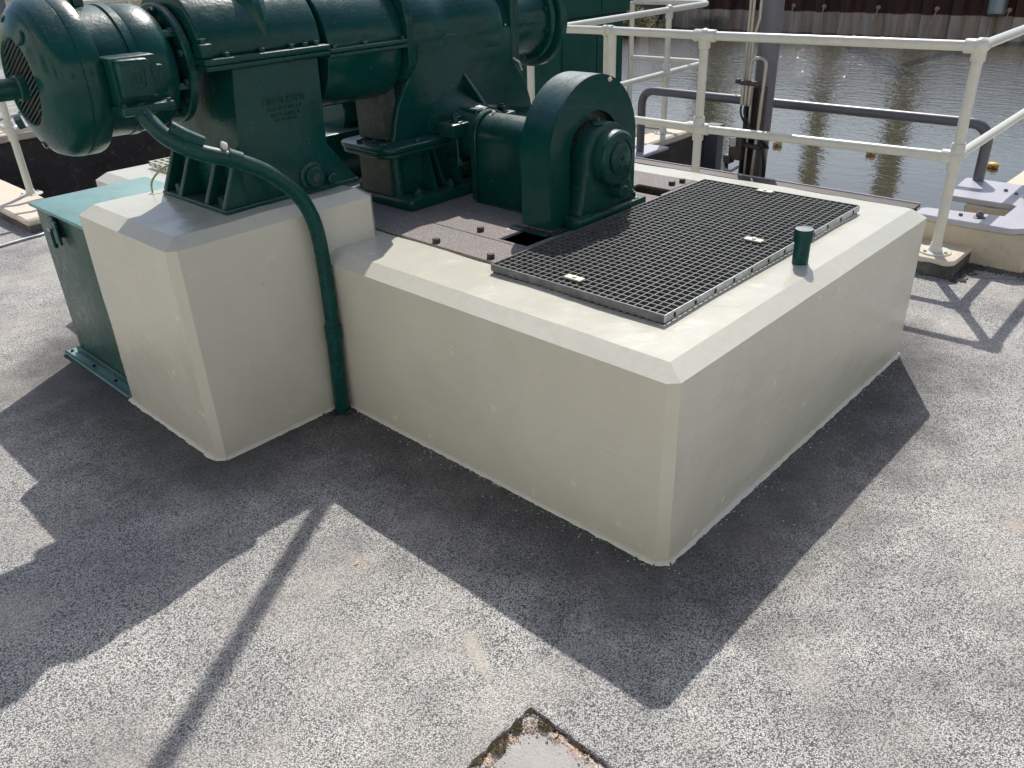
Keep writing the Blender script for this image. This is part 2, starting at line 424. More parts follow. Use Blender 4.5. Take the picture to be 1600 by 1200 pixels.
def gridcut(bm, step, lo, hi):
    for ax in range(3):
        k = lo[ax]+step
        while k < hi[ax]-step*.3:
            p = [0, 0, 0]; p[ax] = k; nv = [0, 0, 0]; nv[ax] = 1
            bmesh.ops.bisect_plane(bm, geom=bm.verts[:]+bm.edges[:]+bm.faces[:], plane_co=p, plane_no=nv, dist=1e-5)
            k += step
def boolean(a_bm, cutters):
    me = bpy.data.meshes.new('a'); bmesh.ops.recalc_face_normals(a_bm, faces=a_bm.faces); a_bm.to_mesh(me); a_bm.free()
    o = bpy.data.objects.new('a', me); COL.objects.link(o)
    cs = []
    for c in cutters:
        cm = bpy.data.meshes.new('c'); bmesh.ops.recalc_face_normals(c, faces=c.faces); c.to_mesh(cm); c.free()
        co = bpy.data.objects.new('c', cm); COL.objects.link(co); cs.append(co)
        md = o.modifiers.new('b', 'BOOLEAN'); md.operation = 'DIFFERENCE'; md.solver = 'EXACT'; md.object = co
    bpy.context.view_layer.update()
    ev = o.evaluated_get(bpy.context.evaluated_depsgraph_get())
    out = B(); out.from_mesh(ev.to_mesh())
    for x in cs+[o]: bpy.data.objects.remove(x, do_unlink=True)
    return out

# ------------------------------------------------------------------ SETTING: ground, water, banks
WATER_Z = -1.15
def quads(name, xs, ys, z, mat, inside):
    bm = B()
    for a, b in zip(xs, xs[1:]):
        for c, d in zip(ys, ys[1:]):
            if inside((a+b)/2, (c+d)/2):
                bm.faces.new([bm.verts.new(p) for p in ((a, c, z), (b, c, z), (b, d, z), (a, d, z))])
    return obj(name, bm, mat)
SLX0, SLX1, SLY0, SLY1 = -1.40, -.662, -.80, -.034
PIT = (.36, 4.2, 4.7, 9.3)
CH = (3.52, 9.0, .36, 3.33)
def in_ground(x, y):
    if SLX0 < x < SLX1 and SLY0 < y < SLY1: return False
    if PIT[0] < x < PIT[1] and PIT[2] < y < PIT[3]: return False
    if x > CH[0] and CH[2] < y < CH[3]: return False
    if x > CH[0] and y > 3.33: return False
    if x > 5.9: return False
    return True
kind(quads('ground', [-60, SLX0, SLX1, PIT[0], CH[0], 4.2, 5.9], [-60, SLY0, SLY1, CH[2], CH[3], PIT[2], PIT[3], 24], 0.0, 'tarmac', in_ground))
kind(quads('gravel_quay', [CH[0], 4.2, 5.9], [3.55, 4.7, 9.3, 24], -.004, 'gravel', lambda x, y: not (x < 4.2 and 4.7 < y < 9.3)))
bm = B(); box(bm, -400, 5.9, 24, 500, -.6, -.05); kind(obj('field', bm, 'grass'))
bm = B()
bmesh.ops.create_grid(bm, x_segments=1, y_segments=1, size=1)
for v in bm.verts: v.co = Vector((200+v.co.x*200, v.co.y*400, WATER_Z))
kind(obj('water', bm, 'water'))
# far bank: ground behind the sheet piles and a grassy slope to its left
bm = B()
for q in (((25.5, -400, -.02), (420, -400, -.02), (420, 15.6, -.02), (25.5, 15.6, -.02)),
          ((25.5, 15.6, -.02), (420, 15.6, -.02), (420, 420, -.02), (27.5, 420, -.02)),
          ((23.0, 16.4, -1.6), (25.6, 16.4, -.02), (27.5, 420, -.02), (23.0, 420, -1.6))):
    bm.faces.new([bm.verts.new(p) for p in q])
kind(obj('far_bank', bm, 'soil_bank'))
bm = B()
bm.faces.new([bm.verts.new(p) for p in ((-5, -80, -3.2), (60, -80, -3.2), (60, 120, -3.2), (-5, 120, -3.2))])
kind(obj('river_bed', bm, 'soil'))

# pit behind and channel walls
def wall_thing(name, label, boxes, cat='wall', mats=None):
    t = thing(name, label, cat, (boxes[0][1][0], boxes[0][1][2], 0))
    for pn, bx, mt, bev in boxes:
        bm = B(); box(bm, *bx, bev=bev); gridcut(bm, .35, (bx[0], bx[2], bx[4]), (bx[1], bx[3], bx[5]))
        wobble(bm, .012, 2.3); obj(pn, bm, mt, t, 25)
    return t
wall_thing('pit_wall', 'dark stained concrete wall behind the motor, far side of the sunken pit',
           [('wall_face', (.36, 4.2, 9.30, 9.60, -3.0, -.012), 'dark_concrete', .01), ('coping', (.2, 4.4, 9.26, 9.62, -.010, .085), 'kerb', .015)])
wall_thing('pit_side_wall', 'dark concrete side wall of the sunken pit below the cream kerb',
           [('wall_face', (.22, .358, 4.62, 9.28, -3.0, -.012), 'dark_concrete', .01)])
bm = B(); box(bm, .3, 4.3, 4.6, 9.4, -1.35, -1.25); kind(obj('pit_floor', bm, 'dark_concrete'))
wall_thing('pit_near_wall', 'dark concrete near wall of the sunken pit behind the machine base',
           [('wall_face', (.36, 4.2, 4.55, 4.70, -3.0, -.012), 'dark_concrete', .01)])
wall_thing('channel_wall', 'mossy dark channel wall with cream coping behind the left end of the grey barrier',
           [('wall_face', (3.5, 5.86, 3.335, 3.60, -3.0, -.02), 'dark_concrete', .012), ('coping', (3.5, 5.88, 3.325, 3.60, -.018, .05), 'kerb', .015)])
wall_thing('channel_wall', 'cream topped quay wall at the right edge beyond the grey bracket',
           [('wall_face', (4.05, 9.0, -.35, .34, -3.0, .06), 'kerb_side', .012), ('coping', (4.05, 9.0, -.35, .345, .062, .15), 'kerb', .02)])
wall_thing('channel_wall', 'dark concrete wall under the steel beam, hidden behind the machine base',
           [('wall_face', (3.35, 3.52, .36, 3.33, -3.0, -.012), 'dark_concrete', .01)])

# kerb at left with its end beside the cabinet
t = thing('kerb', 'cream painted concrete kerb with a dark side at the far left edge', 'kerb', (.05, 5.45, 0))
bm = B(); box(bm, .045, .355, 5.46, 11, .0, .055); gridcut(bm, .2, (.045, 5.46, 0), (.355, 11, .055)); wobble(bm, .006, 6); obj('kerb_side', bm, 'kerb_side', t, 25)
bm = B(); box(bm, .03, .365, 5.45, 11, .057, .105, bev=.014); gridcut(bm, .12, (.03, 5.45, .05), (.365, 11, .105)); wobble(bm, .008, 9); obj('kerb_top', bm, 'kerb', t, 25)

# slab corner in the foreground with joint, grit and moss
t = thing('paving_slab', 'worn grey concrete slab corner sunk in the tarmac at the bottom edge', 'slab', (-.72, -.1, 0))
bm = B(); box(bm, SLX0+.03, -.688, SLY0+.03, -.056, -.10, -.010, bev=.010); gridcut(bm, .03, (SLX0, SLY0, -.1), (-.688, -.056, 0)); wobble(bm, .006, 12); wobble(bm, .003, 40); obj('slab_body', bm, 'slab', t, 25)
bm = B(); box(bm, SLX0, SLX1, SLY0, SLY1, -.14, -.030); o = obj('joint_soil', bm, 'soil', t)
# raised, crumbled edge of the cut tarmac
bm = B()
def crumble(bm, p0, p1, nrm, n, w0=.004, w1=.022, h=.006):
    p0, p1, nrm = Vector(p0), Vector(p1), Vector(nrm); prev = None
    for i in range(n+1):
        p = p0.lerp(p1, i/n)
        k = noise.noise(p*40)*.5+.5; k2 = noise.noise(p*90+Vector((9, 0, 0)))*.5+.5
        a = p-nrm*.018; b = p+nrm*(w0+(w1-w0)*k*(.4+.6*k2)); hh = h*(.3+k2)
        row = [bm.verts.new(Vector((a.x, a.y, .0006))), bm.verts.new(Vector((p.x, p.y, hh))), bm.verts.new(Vector((b.x, b.y, hh*.5))), bm.verts.new(Vector((b.x, b.y, -.045)))]
        if prev:
            for j in range(3): bm.faces.new((prev[j], prev[j+1], row[j+1], row[j]))
        prev = row
crumble(bm, (SLX0, SLY1, 0), (SLX1, SLY1, 0), (0, -1, 0), 240, .001, .016, .005)
crumble(bm, (SLX1, SLY1, 0), (SLX1, SLY0, 0), (-1, 0, 0), 240, .001, .016, .005)
obj('broken_tarmac_edge', bm, 'tarmac', t, 20)
rnd = random.Random(3)
def gritbed(bm, x0, x1, y0, y1, st, tilt):
    nx, ny = int((x1-x0)/st), int((y1-y0)/st)
    V = {}
    for a in range(nx+1):
        for b in range(ny+1):
            p = Vector((x0+a*st, y0+b*st, 0))
            q = tilt(p)
            h = -.0075-.013*q+.008*noise.noise(p*38)+.006*noise.noise(p*95+Vector((3, 0, 0)))+.003*noise.noise(p*240)
            V[a, b] = bm.verts.new((p.x, p.y, h))
    for a in range(nx):
        for b in range(ny): bm.faces.new((V[a, b], V[a+1, b], V[a+1, b+1], V[a, b+1]))
bm = B()
def tl(p):
    d = max(p.x-SLX1, p.y-SLY1)            # distance in from the cut edge (negative inside)
    e = -d
    dip = 1.0 if e < .010 else max(0, 1-(e-.010)/.010)*1.0
    out = max(0, (e-.038)/.016)
    return .75*dip+out
gritbed(bm, SLX0+.3, SLX1-.001, -.145, SLY1-.001, .004, tl)
gritbed(bm, -.775, SLX1-.001, -.50, -.1455, .004, tl)
obj('joint_bed', bm, 'grit', t, 50)
bm = B()
for i in range(800):
    if rnd.random() < .5: p = Vector((-.67-abs(rnd.gauss(0, .16)), SLY1-.034+rnd.gauss(0, .014), 0))
    else: p = Vector((SLX1-.034+rnd.gauss(0, .014), -.04-abs(rnd.gauss(0, .16)), 0))
    if p.x > SLX1-.006 or p.y > SLY1-.006: continue
    r = rnd.choice((.0012, .0016, .002, .0026, .0042)); p.z = -.0085+rnd.uniform(-.003, .003)
    m = Matrix.Translation(p) @ Matrix.Rotation(rnd.random()*6, 4, Vector((rnd.random(), rnd.random(), rnd.random()+.1)).normalized()) @ Matrix.Diagonal((r, r*rnd.uniform(.6, 1), r*rnd.uniform(.5, .9), 1))
    bmesh.ops.create_icosphere(bm, subdivisions=1, radius=1, matrix=m)
kind(obj('joint_grit', bm, 'grit', t, 20), 'stuff')
bm = B()
for cx, cy, rx, ry, n in ((-.738, -.056, .026, .016, 520), (-.806, -.060, .036, .022, 800), (-.686, -.104, .019, .030, 700), (-.868, -.050, .02, .010, 200), (-.676, -.050, .010, .010, 130), (-.676, -.21, .006, .03, 160)):
    for i in range(n):
        a = rnd.random()*2*PI; q = math.sqrt(rnd.random())*(.75+.5*noise.noise(Vector((cx*50+math.cos(a), cy*50+math.sin(a), 0))))
        hgt = .019*max(0, 1-q*q)
        p = Vector((cx+q*rx*math.cos(a), cy+q*ry*math.sin(a), -.009+hgt*rnd.random()))
        l = rnd.uniform(.0022, .0055); dv = Vector((rnd.gauss(0, .8), rnd.gauss(0, .8), 1)).normalized()*l; sd_ = dv.cross(Vector((rnd.random()-.5, rnd.random()-.5, .1))).normalized()*l*.3
        bm.faces.new([bm.verts.new(x) for x in (p-sd_, p+sd_, p+dv)])
kind(obj('moss', bm, 'moss', t, 20, norm=False), 'stuff')

# loose grit scattered on the deck
bm = B()
for i in range(700):
    a = rnd.random()
    if i < 330: p = Vector((rnd.uniform(-1.6, 2.4), rnd.uniform(-1.2, 1.5), 0))
    elif i < 520: p = Vector((rnd.uniform(0, 2.0), -abs(rnd.gauss(0, .03)), 0))
    else: p = Vector((-abs(rnd.gauss(0, .03)), rnd.uniform(0, 1.6), 0))
    if SLX0-.05 < p.x < SLX1+.05 and SLY0-.05 < p.y < SLY1+.05: continue
    if 0 <= p.x < 2 and 0 <= p.y: continue
    if p.x > -.62 and p.y > 1.63: continue
    r = rnd.uniform(.0012, .0034); p.z = r*.5
    bmesh.ops.create_icosphere(bm, subdivisions=1, radius=1, matrix=Matrix.Translation(p) @ Matrix.Rotation(rnd.random()*6, 4, 'Z') @ Matrix.Diagonal((r, r*rnd.uniform(.6, 1), r*.7, 1)))
kind(obj('loose_grit', bm, 'white_dirt', None, 20), 'stuff')
bm = B()
pl = [(0, 0, .004), (.010, .006, .009), (.024, .004, .006), (.036, 0, .010), (.024, -.006, .008), (.010, -.007, .005)]
bm.faces.new([bm.verts.new(Matrix.Rotation(.6, 3, 'Z') @ (Vector(p)*.8)+Vector((-.63, .75, 0))) for p in pl])
tag(obj('dead_leaf', bm, 'leaf_dry'), 'small dry yellow leaf lying on the tarmac in front of the cream block', 'leaf')

# ------------------------------------------------------------------ concrete machine base
base = thing('machine_base', 'large glossy cream painted concrete machine base with chamfered edges', 'concrete base', (0, 0, 0))
def chamfer_block(x0, x1, y0, y1, z1, vb, tb, seg=1, step=.09, th=None):
    bm = B(); box(bm, x0, x1, y0, y1, -.05, z1)
    ve = [e for e in bm.edges if abs(e.verts[0].co.z-e.verts[1].co.z) > .1]
    bmesh.ops.bevel(bm, geom=ve, offset=vb, segments=seg, affect='EDGES', profile=.5)
    te = [e for e in bm.edges if e.verts[0].co.z > z1-1e-4 and e.verts[1].co.z > z1-1e-4]
    bmesh.ops.bevel(bm, geom=te, offset=tb, segments=seg, affect='EDGES', profile=.5)
    if th:
        for v in bm.verts:
            if v.co.z > z1-1e-4:
                v.co.x = min(max(v.co.x, x0+th), x1-th); v.co.y = min(max(v.co.y, y0+th), y1-th)
    gridcut(bm, step, (x0, y0, -.05), (x1, y1, z1-.02))
    return bm
bm = chamfer_block(0, 1.968, 0, 3.85, .685, .030, .036, th=.060)
wobble(bm, .0045, 3.2); wobble(bm, .0022, 15, 4)
c1 = B(); box(c1, .300, 1.665, .255, .98, .13, .9)
c2 = B(); box(c2, .318, 1.772, .968, 3.45, .125, .9)
blk = boolean(bm, [c1, c2])
def arris(o):
    for f in o.data.polygons:
        if .30 < f.normal.z < .93: f.material_index = 1
arris(obj('main_block', blk, ['cream', 'cream_rough'], base, 22))
bm = chamfer_block(-.606, .292, 1.643, 2.425, .886, .030, .034, 1, th=.058)
wobble(bm, .005, 3.4, 7); wobble(bm, .003, 13, 3)
arris(obj('motor_plinth', bm, ['cream', 'cream_rough'], base, 22))
# paint lapped on to the tarmac along the foot
bm = B()
def lip(p0, p1, nrm, n):
    p0, p1, nrm = Vector(p0), Vector(p1), Vector(nrm); prev = None
    for i in range(n+1):
        p = p0.lerp(p1, i/n); k = noise.noise(p*22)*.5+.5; k2 = noise.noise(p*70)*.5+.5
        w = .005+.016*k*k2+.004*k; h = .006+.012*k
        row = [bm.verts.new(p-nrm*.012+Vector((0, 0, h))), bm.verts.new(p+nrm*.003+Vector((0, 0, h*.75))), bm.verts.new(p+nrm*(w*.8)+Vector((0, 0, .003))), bm.verts.new(p+nrm*w+Vector((0, 0, -.003)))]
        if prev:
            for j in range(3): bm.faces.new((prev[j], prev[j+1], row[j+1], row[j]))
        prev = row
lip((.03, -.002, 0), (1.94, -.002, 0), (0, -1, 0), 240)
lip((-.002, 1.60, 0), (-.002, .03, 0), (-1, 0, 0), 220)
lip((-.58, 1.641, 0), (-.04, 1.641, 0), (0, -1, 0), 90)
lip((-.608, 2.42, 0), (-.608, 1.67, 0), (-1, 0, 0), 90)
lip((-.002, .032, 0), (.032, -.002, 0), (-.7, -.7, 0), 8)
lip((-.608, 1.672, 0), (-.578, 1.641, 0), (-.7, -.7, 0), 8)
obj('paint_edge', bm, 'cream_rough', base, 40)
# pit floor and side sheets, black to paint in the pits' deep shade
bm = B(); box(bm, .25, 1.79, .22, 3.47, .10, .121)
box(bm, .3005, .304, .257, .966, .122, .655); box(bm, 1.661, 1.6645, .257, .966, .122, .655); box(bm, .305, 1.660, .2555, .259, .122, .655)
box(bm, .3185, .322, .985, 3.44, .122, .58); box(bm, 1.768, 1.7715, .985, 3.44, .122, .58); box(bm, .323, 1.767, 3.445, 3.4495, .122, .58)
obj('pit_shade_lining', bm, 'black', base)

# ------------------------------------------------------------------ floor plates over the pit
def plate(label, poly, bolts, z1=.687, grp='bolted steel floor plates in the machine base'):
    cx = sum(q[0] for q in poly)/len(poly); cy = sum(q[1] for q in poly)/len(poly)
    t = thing('floor_plate', label, 'floor plate', (cx, cy, z1-.012), grp)
    bm = B(); prism(bm, poly, 'z', z1-.012, z1, .0015); obj('plate', bm, 'cover', t, 25)
    for x, y in bolts: bolt(t, (x, y, z1), .0165, mat='bolt_dark')
plate('long speckled steel floor plate along the cream rim, two bolts beside the grating', [(.336, .966), (.526, .966), (.526, 3.40), (.336, 3.40)], [(.36, 1.368), (.363, 1.064), (.40, 1.9)])
plate('speckled steel floor plate with a square notch beside the arched guard', [(.531, .966), (.742, .966), (.742, 1.045), (.548, 1.045), (.548, 1.20), (.742, 1.20), (.742, 1.60), (.531, 1.60)], [(.574, 1.329)])
plate('speckled floor plate under the worm gearbox casting', [(.531, 1.605), (1.768, 1.605), (1.768, 3.40), (.531, 3.40)], [(1.70, 1.68)])
plate('speckled floor plate under the arched guard and its bearing', [(.747, .968), (1.44, .968), (1.44, 1.225), (1.56, 1.225), (1.56, 1.04), (1.768, 1.04), (1.768, 1.60), (.747, 1.60)], [(1.638, 1.086), (1.706, 1.071), (1.69, 1.4)])
plate('narrow strip of floor plate at the far edge of the grating', [(1.46, .966), (1.768, .966), (1.768, 1.035), (1.46, 1.035)], [])
for ry in (.972, 1.62, 2.4, 3.3):
    bm = B(); box(bm, .323, 1.767, ry, ry+.05, .60, .680); obj('support_joist', bm, 'black', base)

# ------------------------------------------------------------------ grating
gx0, gx1, gy0, gy1, gz = .255, 1.716, .212, .953, .718
gr = thing('steel_grating', 'large galvanised open mesh grating on the cream block with three pale clips', 'grating', (.9, .54, .69))
def shared(name, me, parent, pos):
    o = bpy.data.objects.new(name, me); COL.objects.link(o); o.parent = parent; o.location = Vector(pos)-WL[parent]; WL[o] = Vector(pos); return o
def boxmesh(name, sx, sy, sz, mat, bev=0.0):
    bm = B(); box(bm, -sx/2, sx/2, -sy/2, sy/2, -sz/2, sz/2, bev); finish(bm); me = bpy.data.meshes.new(name); bm.to_mesh(me); bm.free(); me.materials.append(M[mat]); return me
bar = boxmesh('bearing_bar', gx1-gx0-.012, .0030, .024, 'galv_dark')
NB = 26
for i in range(1, NB):
    shared('bearing_bar', bar, gr, ((gx0+gx1)/2, gy0+.014+(gy1-gy0-.004)*(i-.5)/(NB-.25)+.006, gz-.013))
cb = boxmesh('cross_bar', .0032, gy1-gy0-.012, .011, 'galv_dark')
NCB = 47
for i in range(1, NCB):
    shared('cross_bar', cb, gr, (gx0+(gx1-gx0)*(i)/NCB, (gy0+gy1)/2, gz-.0062))
bm = B()
box(bm, gx0, gx0+.005, gy0, gy1, gz-.025, gz+.0015); obj('end_band', bm, 'galv_dark', gr)
bm = B(); box(bm, gx1-.005, gx1, gy0, gy1, gz-.025, gz+.0015); obj('end_band', bm, 'galv_dark', gr)
bm = B(); box(bm, gx0, gx1, gy1, gy1+.004, gz-.025, gz+.0015); obj('side_band', bm, 'galv_dark', gr)
bm = B(); box(bm, gx0, gx1, gy0-.004, gy0, gz-.025, gz+.0015, .001); sb = obj('side_band', bm, 'galv', gr)
bm = B()
x = gx0+.05
while x < gx1-.03:
    box(bm, x, x+.010, gy0-.0055, gy0-.0042, gz-.020, gz-.006); x += .122
obj('side_notch', bm, 'black', gr)
bm = B()
i = 0
y = gy0+.03
while y < gy1-.02:
    box(bm, gx0+.0015, gx0+.0045, y, y+.011, gz-.0325, gz-.0252); y += .0285
obj('foot_tab', bm, 'galv_dark', gr)
bm = B(); box(bm, gx0+.013, gx1, gy0+.004, gy0+.012, .684, gz-.0245); obj('shade_strip', bm, 'steel_dark', gr)  # dark strip added to block sun and darken the gap under the grating edge
bm = B(); box(bm, gx0+.006, gx0+.012, gy0+.004, gy1, .684, gz-.0245); obj('shade_strip', bm, 'steel_dark', gr)
for cx, cy in ((.324, .622), (1.047, .337), (1.675, .622)):
    bm = B(); box(bm, cx-.016, cx+.016, cy-.036, cy+.036, gz+.002, gz+.008, .0015)
    cobj = obj('fixing_clip', bm, 'clip', gr)
    bolt(cobj, (cx, cy, gz+.008), .009, mat='clip', name='clip_bolt', h=.5)
# small grating on the far left of the base
g2 = thing('steel_grating', 'small pale grating lying on the far left end of the cream base', 'grating', (.38, 3.5, .69))
bm = B()
for a in (.262, .30, .34, .38, .42, .46, .50): box(bm, a, a+.012, 3.36, 3.68, .694, .720)
obj('cross_bar', bm, 'clip', g2)
bm = B()
for c in (3.36, 3.42, 3.48, 3.54, 3.60, 3.668): box(bm, .262, .512, c, c+.012, .6945, .7205)
obj('bearing_bar', bm, 'clip', g2)

# vent pipe on the rim
vp = thing('vent_pipe', 'short capped green vent pipe standing on the cream rim beside the grating', 'vent pipe', (1.015, .133, .685))
bm = B(); lathe(bm, (1.015, .133, .675), (0, 0, 1), [(0, .0285), (.108, .0285)], 28); obj('pipe_body', bm, 'green_pipe', vp)
bm = B(); lathe(bm, (1.015, .133, .768), (0, 0, 1), [(0, .030), (.001, .0335), (.040, .0335), (.046, .0315), (.047, .0)], 28, cap=False); obj('pipe_cap', bm, 'green_pipe', vp)

# ------------------------------------------------------------------ motor
YA, ZA = 2.03, 1.40
mo = thing('electric_motor', 'big dark green electric motor with louvred end cowl and terminal box', 'motor', (-.5, YA, 1.15))
AX = (1, 0, 0)
bm = B(); lathe(bm, (0, YA, ZA), AX, [(-.755, .128), (-.772, .130), (-.780, .137), (-.778, .150), (-.764, .185), (-.752, .212), (-.730, .236), (-.700, .249), (-.672, .2535), (-.668, .2505), (-.664, .2535), (-.618, .2535), (-.606, .249), (-.602, .225), (-.602, .20)], 72, cap=False)
obj('fan_cowl', bm, 'green', mo, 40)
bm = B(); lathe(bm, (0, YA, ZA), AX, [(-.757, .0), (-.757, .129)], 40, cap=False); obj('grille_back', bm, 'black', mo)
sl_d = Vector((0, -.9, .436)); sl_n = Vector((0, .436, .9))
for i in range(17):
    q = -.120+.015*i; L = math.sqrt(max(.128**2-q*q, 0))
    if L < .02: continue
    c = Vector((-.776, YA, ZA))+sl_n*q
    bm = B(); a, b = c-sl_d*L, c+sl_d*L
    w = sl_n*.0042; x_ = Vector((.008, 0, 0))
    for s in (0,):
        vs = [bm.verts.new(p) for p in (a-w-x_*.2, a+w+x_, b+w+x_, b-w-x_*.2, a-w+x_*.3, a+w+x_*1.5, b+w+x_*1.5, b-w+x_*.3)]
        for f in ((0, 1, 2, 3), (4, 7, 6, 5), (0, 4, 5, 1), (2, 6, 7, 3), (1, 5, 6, 2), (0, 3, 7, 4)): bm.faces.new([vs[k] for k in f])
    obj('louvre_slat', bm, 'slat', mo)
bm = B(); lathe(bm, (0, YA, 1.385), AX, [(-.98, .031), (-.976, .034), (-.80, .034), (-.795, .040), (-.748, .042)], 28); obj('shaft_stub', bm, 'green', mo)
bm = B(); lathe(bm, (-.735, 1.955, 1.525), Vector((-1, -.25, .35)), [(0, .024), (.045, .024), (.050, .020)], 24); obj('cowl_plug', bm, 'green', mo)
for y, z, x, r in ((2.09, 1.585, -.752, .012), (1.874, 1.395, -.748, .010), (1.967, 1.318, -.765, .007), (2.244, 1.251, -.745, .022), (2.066, 1.196, -.745, .013)):
    bolt(mo, (x, y, z), r, (-1, (y-YA)*1.5, (z-ZA)*1.5), 'green', name='cowl_bolt')
bm = B(); lathe(bm, (0, YA, ZA), AX, [(-.604, .10), (-.604, .208), (-.52, .210), (-.500, .210), (-.497, .206), (-.493, .206), (-.490, .213), (-.466, .214), (-.462, .207), (-.458, .207), (-.455, .209), (-.385, .207), (-.355, .200), (-.338, .188), (-.335, .16), (-.335, .10)], 72)
obj('motor_body', bm, 'green', mo, 40)
bm = B(); lathe(bm, (0, YA, ZA), AX, [(-.336, .13), (-.30, .13)], 40); obj('drive_end', bm, 'black', mo)
for a in (20, 75, 140, 200, 250, 310):
    yy, zz = YA+.172*math.cos(R(a)), ZA+.172*math.sin(R(a))
    bm = B(); box(bm, -.345, -.288, yy-.016, yy+.016, zz-.012, zz+.012, .004); obj('flange_lug', bm, 'green_cast', mo)
bm = B(); lathe(bm, (0, YA, ZA), AX, [(-.303, .135), (-.303, .198), (-.298, .203), (-.276, .203), (-.272, .198), (-.272, .135)], 64); obj('flange_ring', bm, 'green_cast', mo, 40)
for a in (100, 140, 165, 195, 230):
    bolt(mo, (-.303, YA+.182*math.cos(R(a)), ZA+.182*math.sin(R(a))), .013, (-1, 0, 0), 'green')
bm = B(); box(bm, -.565, -.525, YA-.02, YA+.02, ZA+.205, ZA+.30, .006); obj('lifting_lug', bm, 'green', mo)
# terminal box
tb = B(); box(tb, -.605, -.452, 1.735, 1.85, 1.322, 1.470, .008, 2); tbo = obj('terminal_box', tb, 'green', mo)
bm = B(); prism(bm, [(-.600, 1.348), (-.484, 1.348), (-.489, 1.452), (-.500, 1.464), (-.592, 1.466), (-.600, 1.455)], 'y', 1.698, 1.738, .010, 3)
cov = obj('box_cover', bm, 'green', tbo)
bm = B()
for (a, b) in (((-.568, 1.434), (-.512, 1.434)), ((-.566, 1.432), (-.563, 1.385)), ((-.514, 1.432), (-.518, 1.385)), ((-.563, 1.385), (-.541, 1.366)), ((-.518, 1.385), (-.541, 1.366)), ((-.560, 1.421), (-.520, 1.421)), ((-.560, 1.407), (-.520, 1.407)), ((-.559, 1.393), (-.521, 1.393)), ((-.549, 1.424), (-.548, 1.389)), ((-.532, 1.424), (-.533, 1.389))):
    dx, dz = b[0]-a[0], b[1]-a[1]; l = math.hypot(dx, dz); nx, nz = -dz/l*.0017, dx/l*.0017
    prism(bm, [(a[0]-nx, a[1]-nz), (b[0]-nx, b[1]-nz), (b[0]+nx, b[1]+nz), (a[0]+nx, a[1]+nz)], 'y', 1.6950, 1.699)
obj('shield_emblem', bm, 'green', tbo)
bm = B(); box(bm, -.612, -.435, 1.700, 1.84, 1.296, 1.326, .007, 2); obj('gland_plate', bm, 'green', tbo)
for x_ in (-.60, -.452): bolt(tbo, (x_, 1.712, 1.326), .008)
bm = B(); box(bm, -.50, -.40, 1.80, 1.90, 1.33, 1.43, .012, 2); obj('box_arm', bm, 'green', tbo)

# ------------------------------------------------------------------ first gearbox
gb = thing('reduction_gearbox', 'tall dark green cast gearbox with flared ribbed foot on the cream plinth', 'gearbox', (0, YA, .885))
bm = B(); prism(bm, [(-.165, 1.385), (.200, 1.385), (.189, 1.06), (.312, .905), (.312, .886), (-.205, .886), (-.203, 1.07)], 'y', 1.785, 2.275, .006, 2); obj('lower_casing', bm, 'green_cast', gb)
bm = B(); box(bm, -.300, .318, 1.778, 2.285, .884, .902, .004); obj('foot_plate', bm, 'green_cast', gb)
for y in (1.787, 1.915, 2.12, 2.248):
    bm = B(); prism(bm, [(-.200, 1.12), (-.214, 1.09), (-.298, .912), (-.298, .902), (-.200, .902)], 'y', y, y+.024, .004); obj('foot_rib', bm, 'green_cast', gb)
for y in (1.86, 2.19): bolt(gb, (-.262, y, .902), .020, h=1.6)
bolt(gb, (.285, 1.82, .905), .016)
for z0, z1, e in ((1.386, 1.4035, 0), (1.4055, 1.426, .003)):
    bm = B(); box(bm, -.272-e, .245+e, 1.762-e, 2.298+e, z0, z1, .005, 2); obj('split_flange', bm, 'green_cast', gb)
prof = arc(YA, 1.424, .232, 0, 180, 40)
bm = B(); prism(bm, [(y, z) for y, z in prof], 'x', -.262, .236, .012, 3); obj('upper_casing', bm, 'green_cast', gb, 40)
bm = B(); lathe(bm, (0, YA, ZA), AX, [(-.285, .12), (-.285, .170), (-.280, .176), (-.262, .178)], 48); obj('bearing_cover', bm, 'green_cast', gb)
bm = B(); prev = None
for k in range(15):
    f = k/14; th = R(13+77*f); w0, w1 = .010+.075*min(1, f*1.5), .006+.085*min(1, f*1.5); ro_ = .232+.004+.030*min(1, f*2.2)
    def W_(x, r): return bm.verts.new((x, YA-r*math.cos(th), 1.424+r*math.sin(th)))
    row = [W_(.004-w0, .228), W_(.006-w0*.35, ro_), W_(.006+w1*.2, ro_), W_(.004+w1, .228)]
    if prev:
        for q in range(3): bm.faces.new((prev[q], prev[q+1], row[q+1], row[q]))
    else: bm.faces.new(row)
    prev = row
bm.faces.new(prev[::-1]); obj('casting_rib', bm, 'green_cast', gb, 30)
for x_ in (-.177, -.035, .09, .150, .200): bolt(gb, (x_, 1.783, 1.428), .0125)
for x_ in (-.255,): bolt(gb, (x_, 1.80, 1.428), .012)
for y in (1.85, 1.95, 2.1, 2.2): bolt(gb, (-.262, y, 1.428), .012)
bm = B(); box(bm, -.275, -.225, 1.772, 1.835, 1.428, 1.475, .008, 2); obj('bolt_boss', bm, 'green_cast', gb)
bolt(gb, (-.25, 1.80, 1.475), .015)
bm = B(); lathe(bm, (.095, 1.786, .950), (0, -1, 0), [(0, .058), (.008, .057), (.012, .050), (.012, .040), (.030, .040), (.034, .036)], 36); pg = obj('drain_plug', bm, 'green_cast', gb)
bm = B(); lathe(bm, (.095, 1.7515, .950), (0, -1, 0), [(0, .018), (.002, .018)], 6); obj('plug_socket', bm, 'cast_rough', pg)
bm = B(); lathe(bm, (.180, 1.786, .925), (0, -1, 0), [(0, .026), (.022, .024), (.026, .018)], 8); obj('grease_boss', bm, 'green_cast', gb)
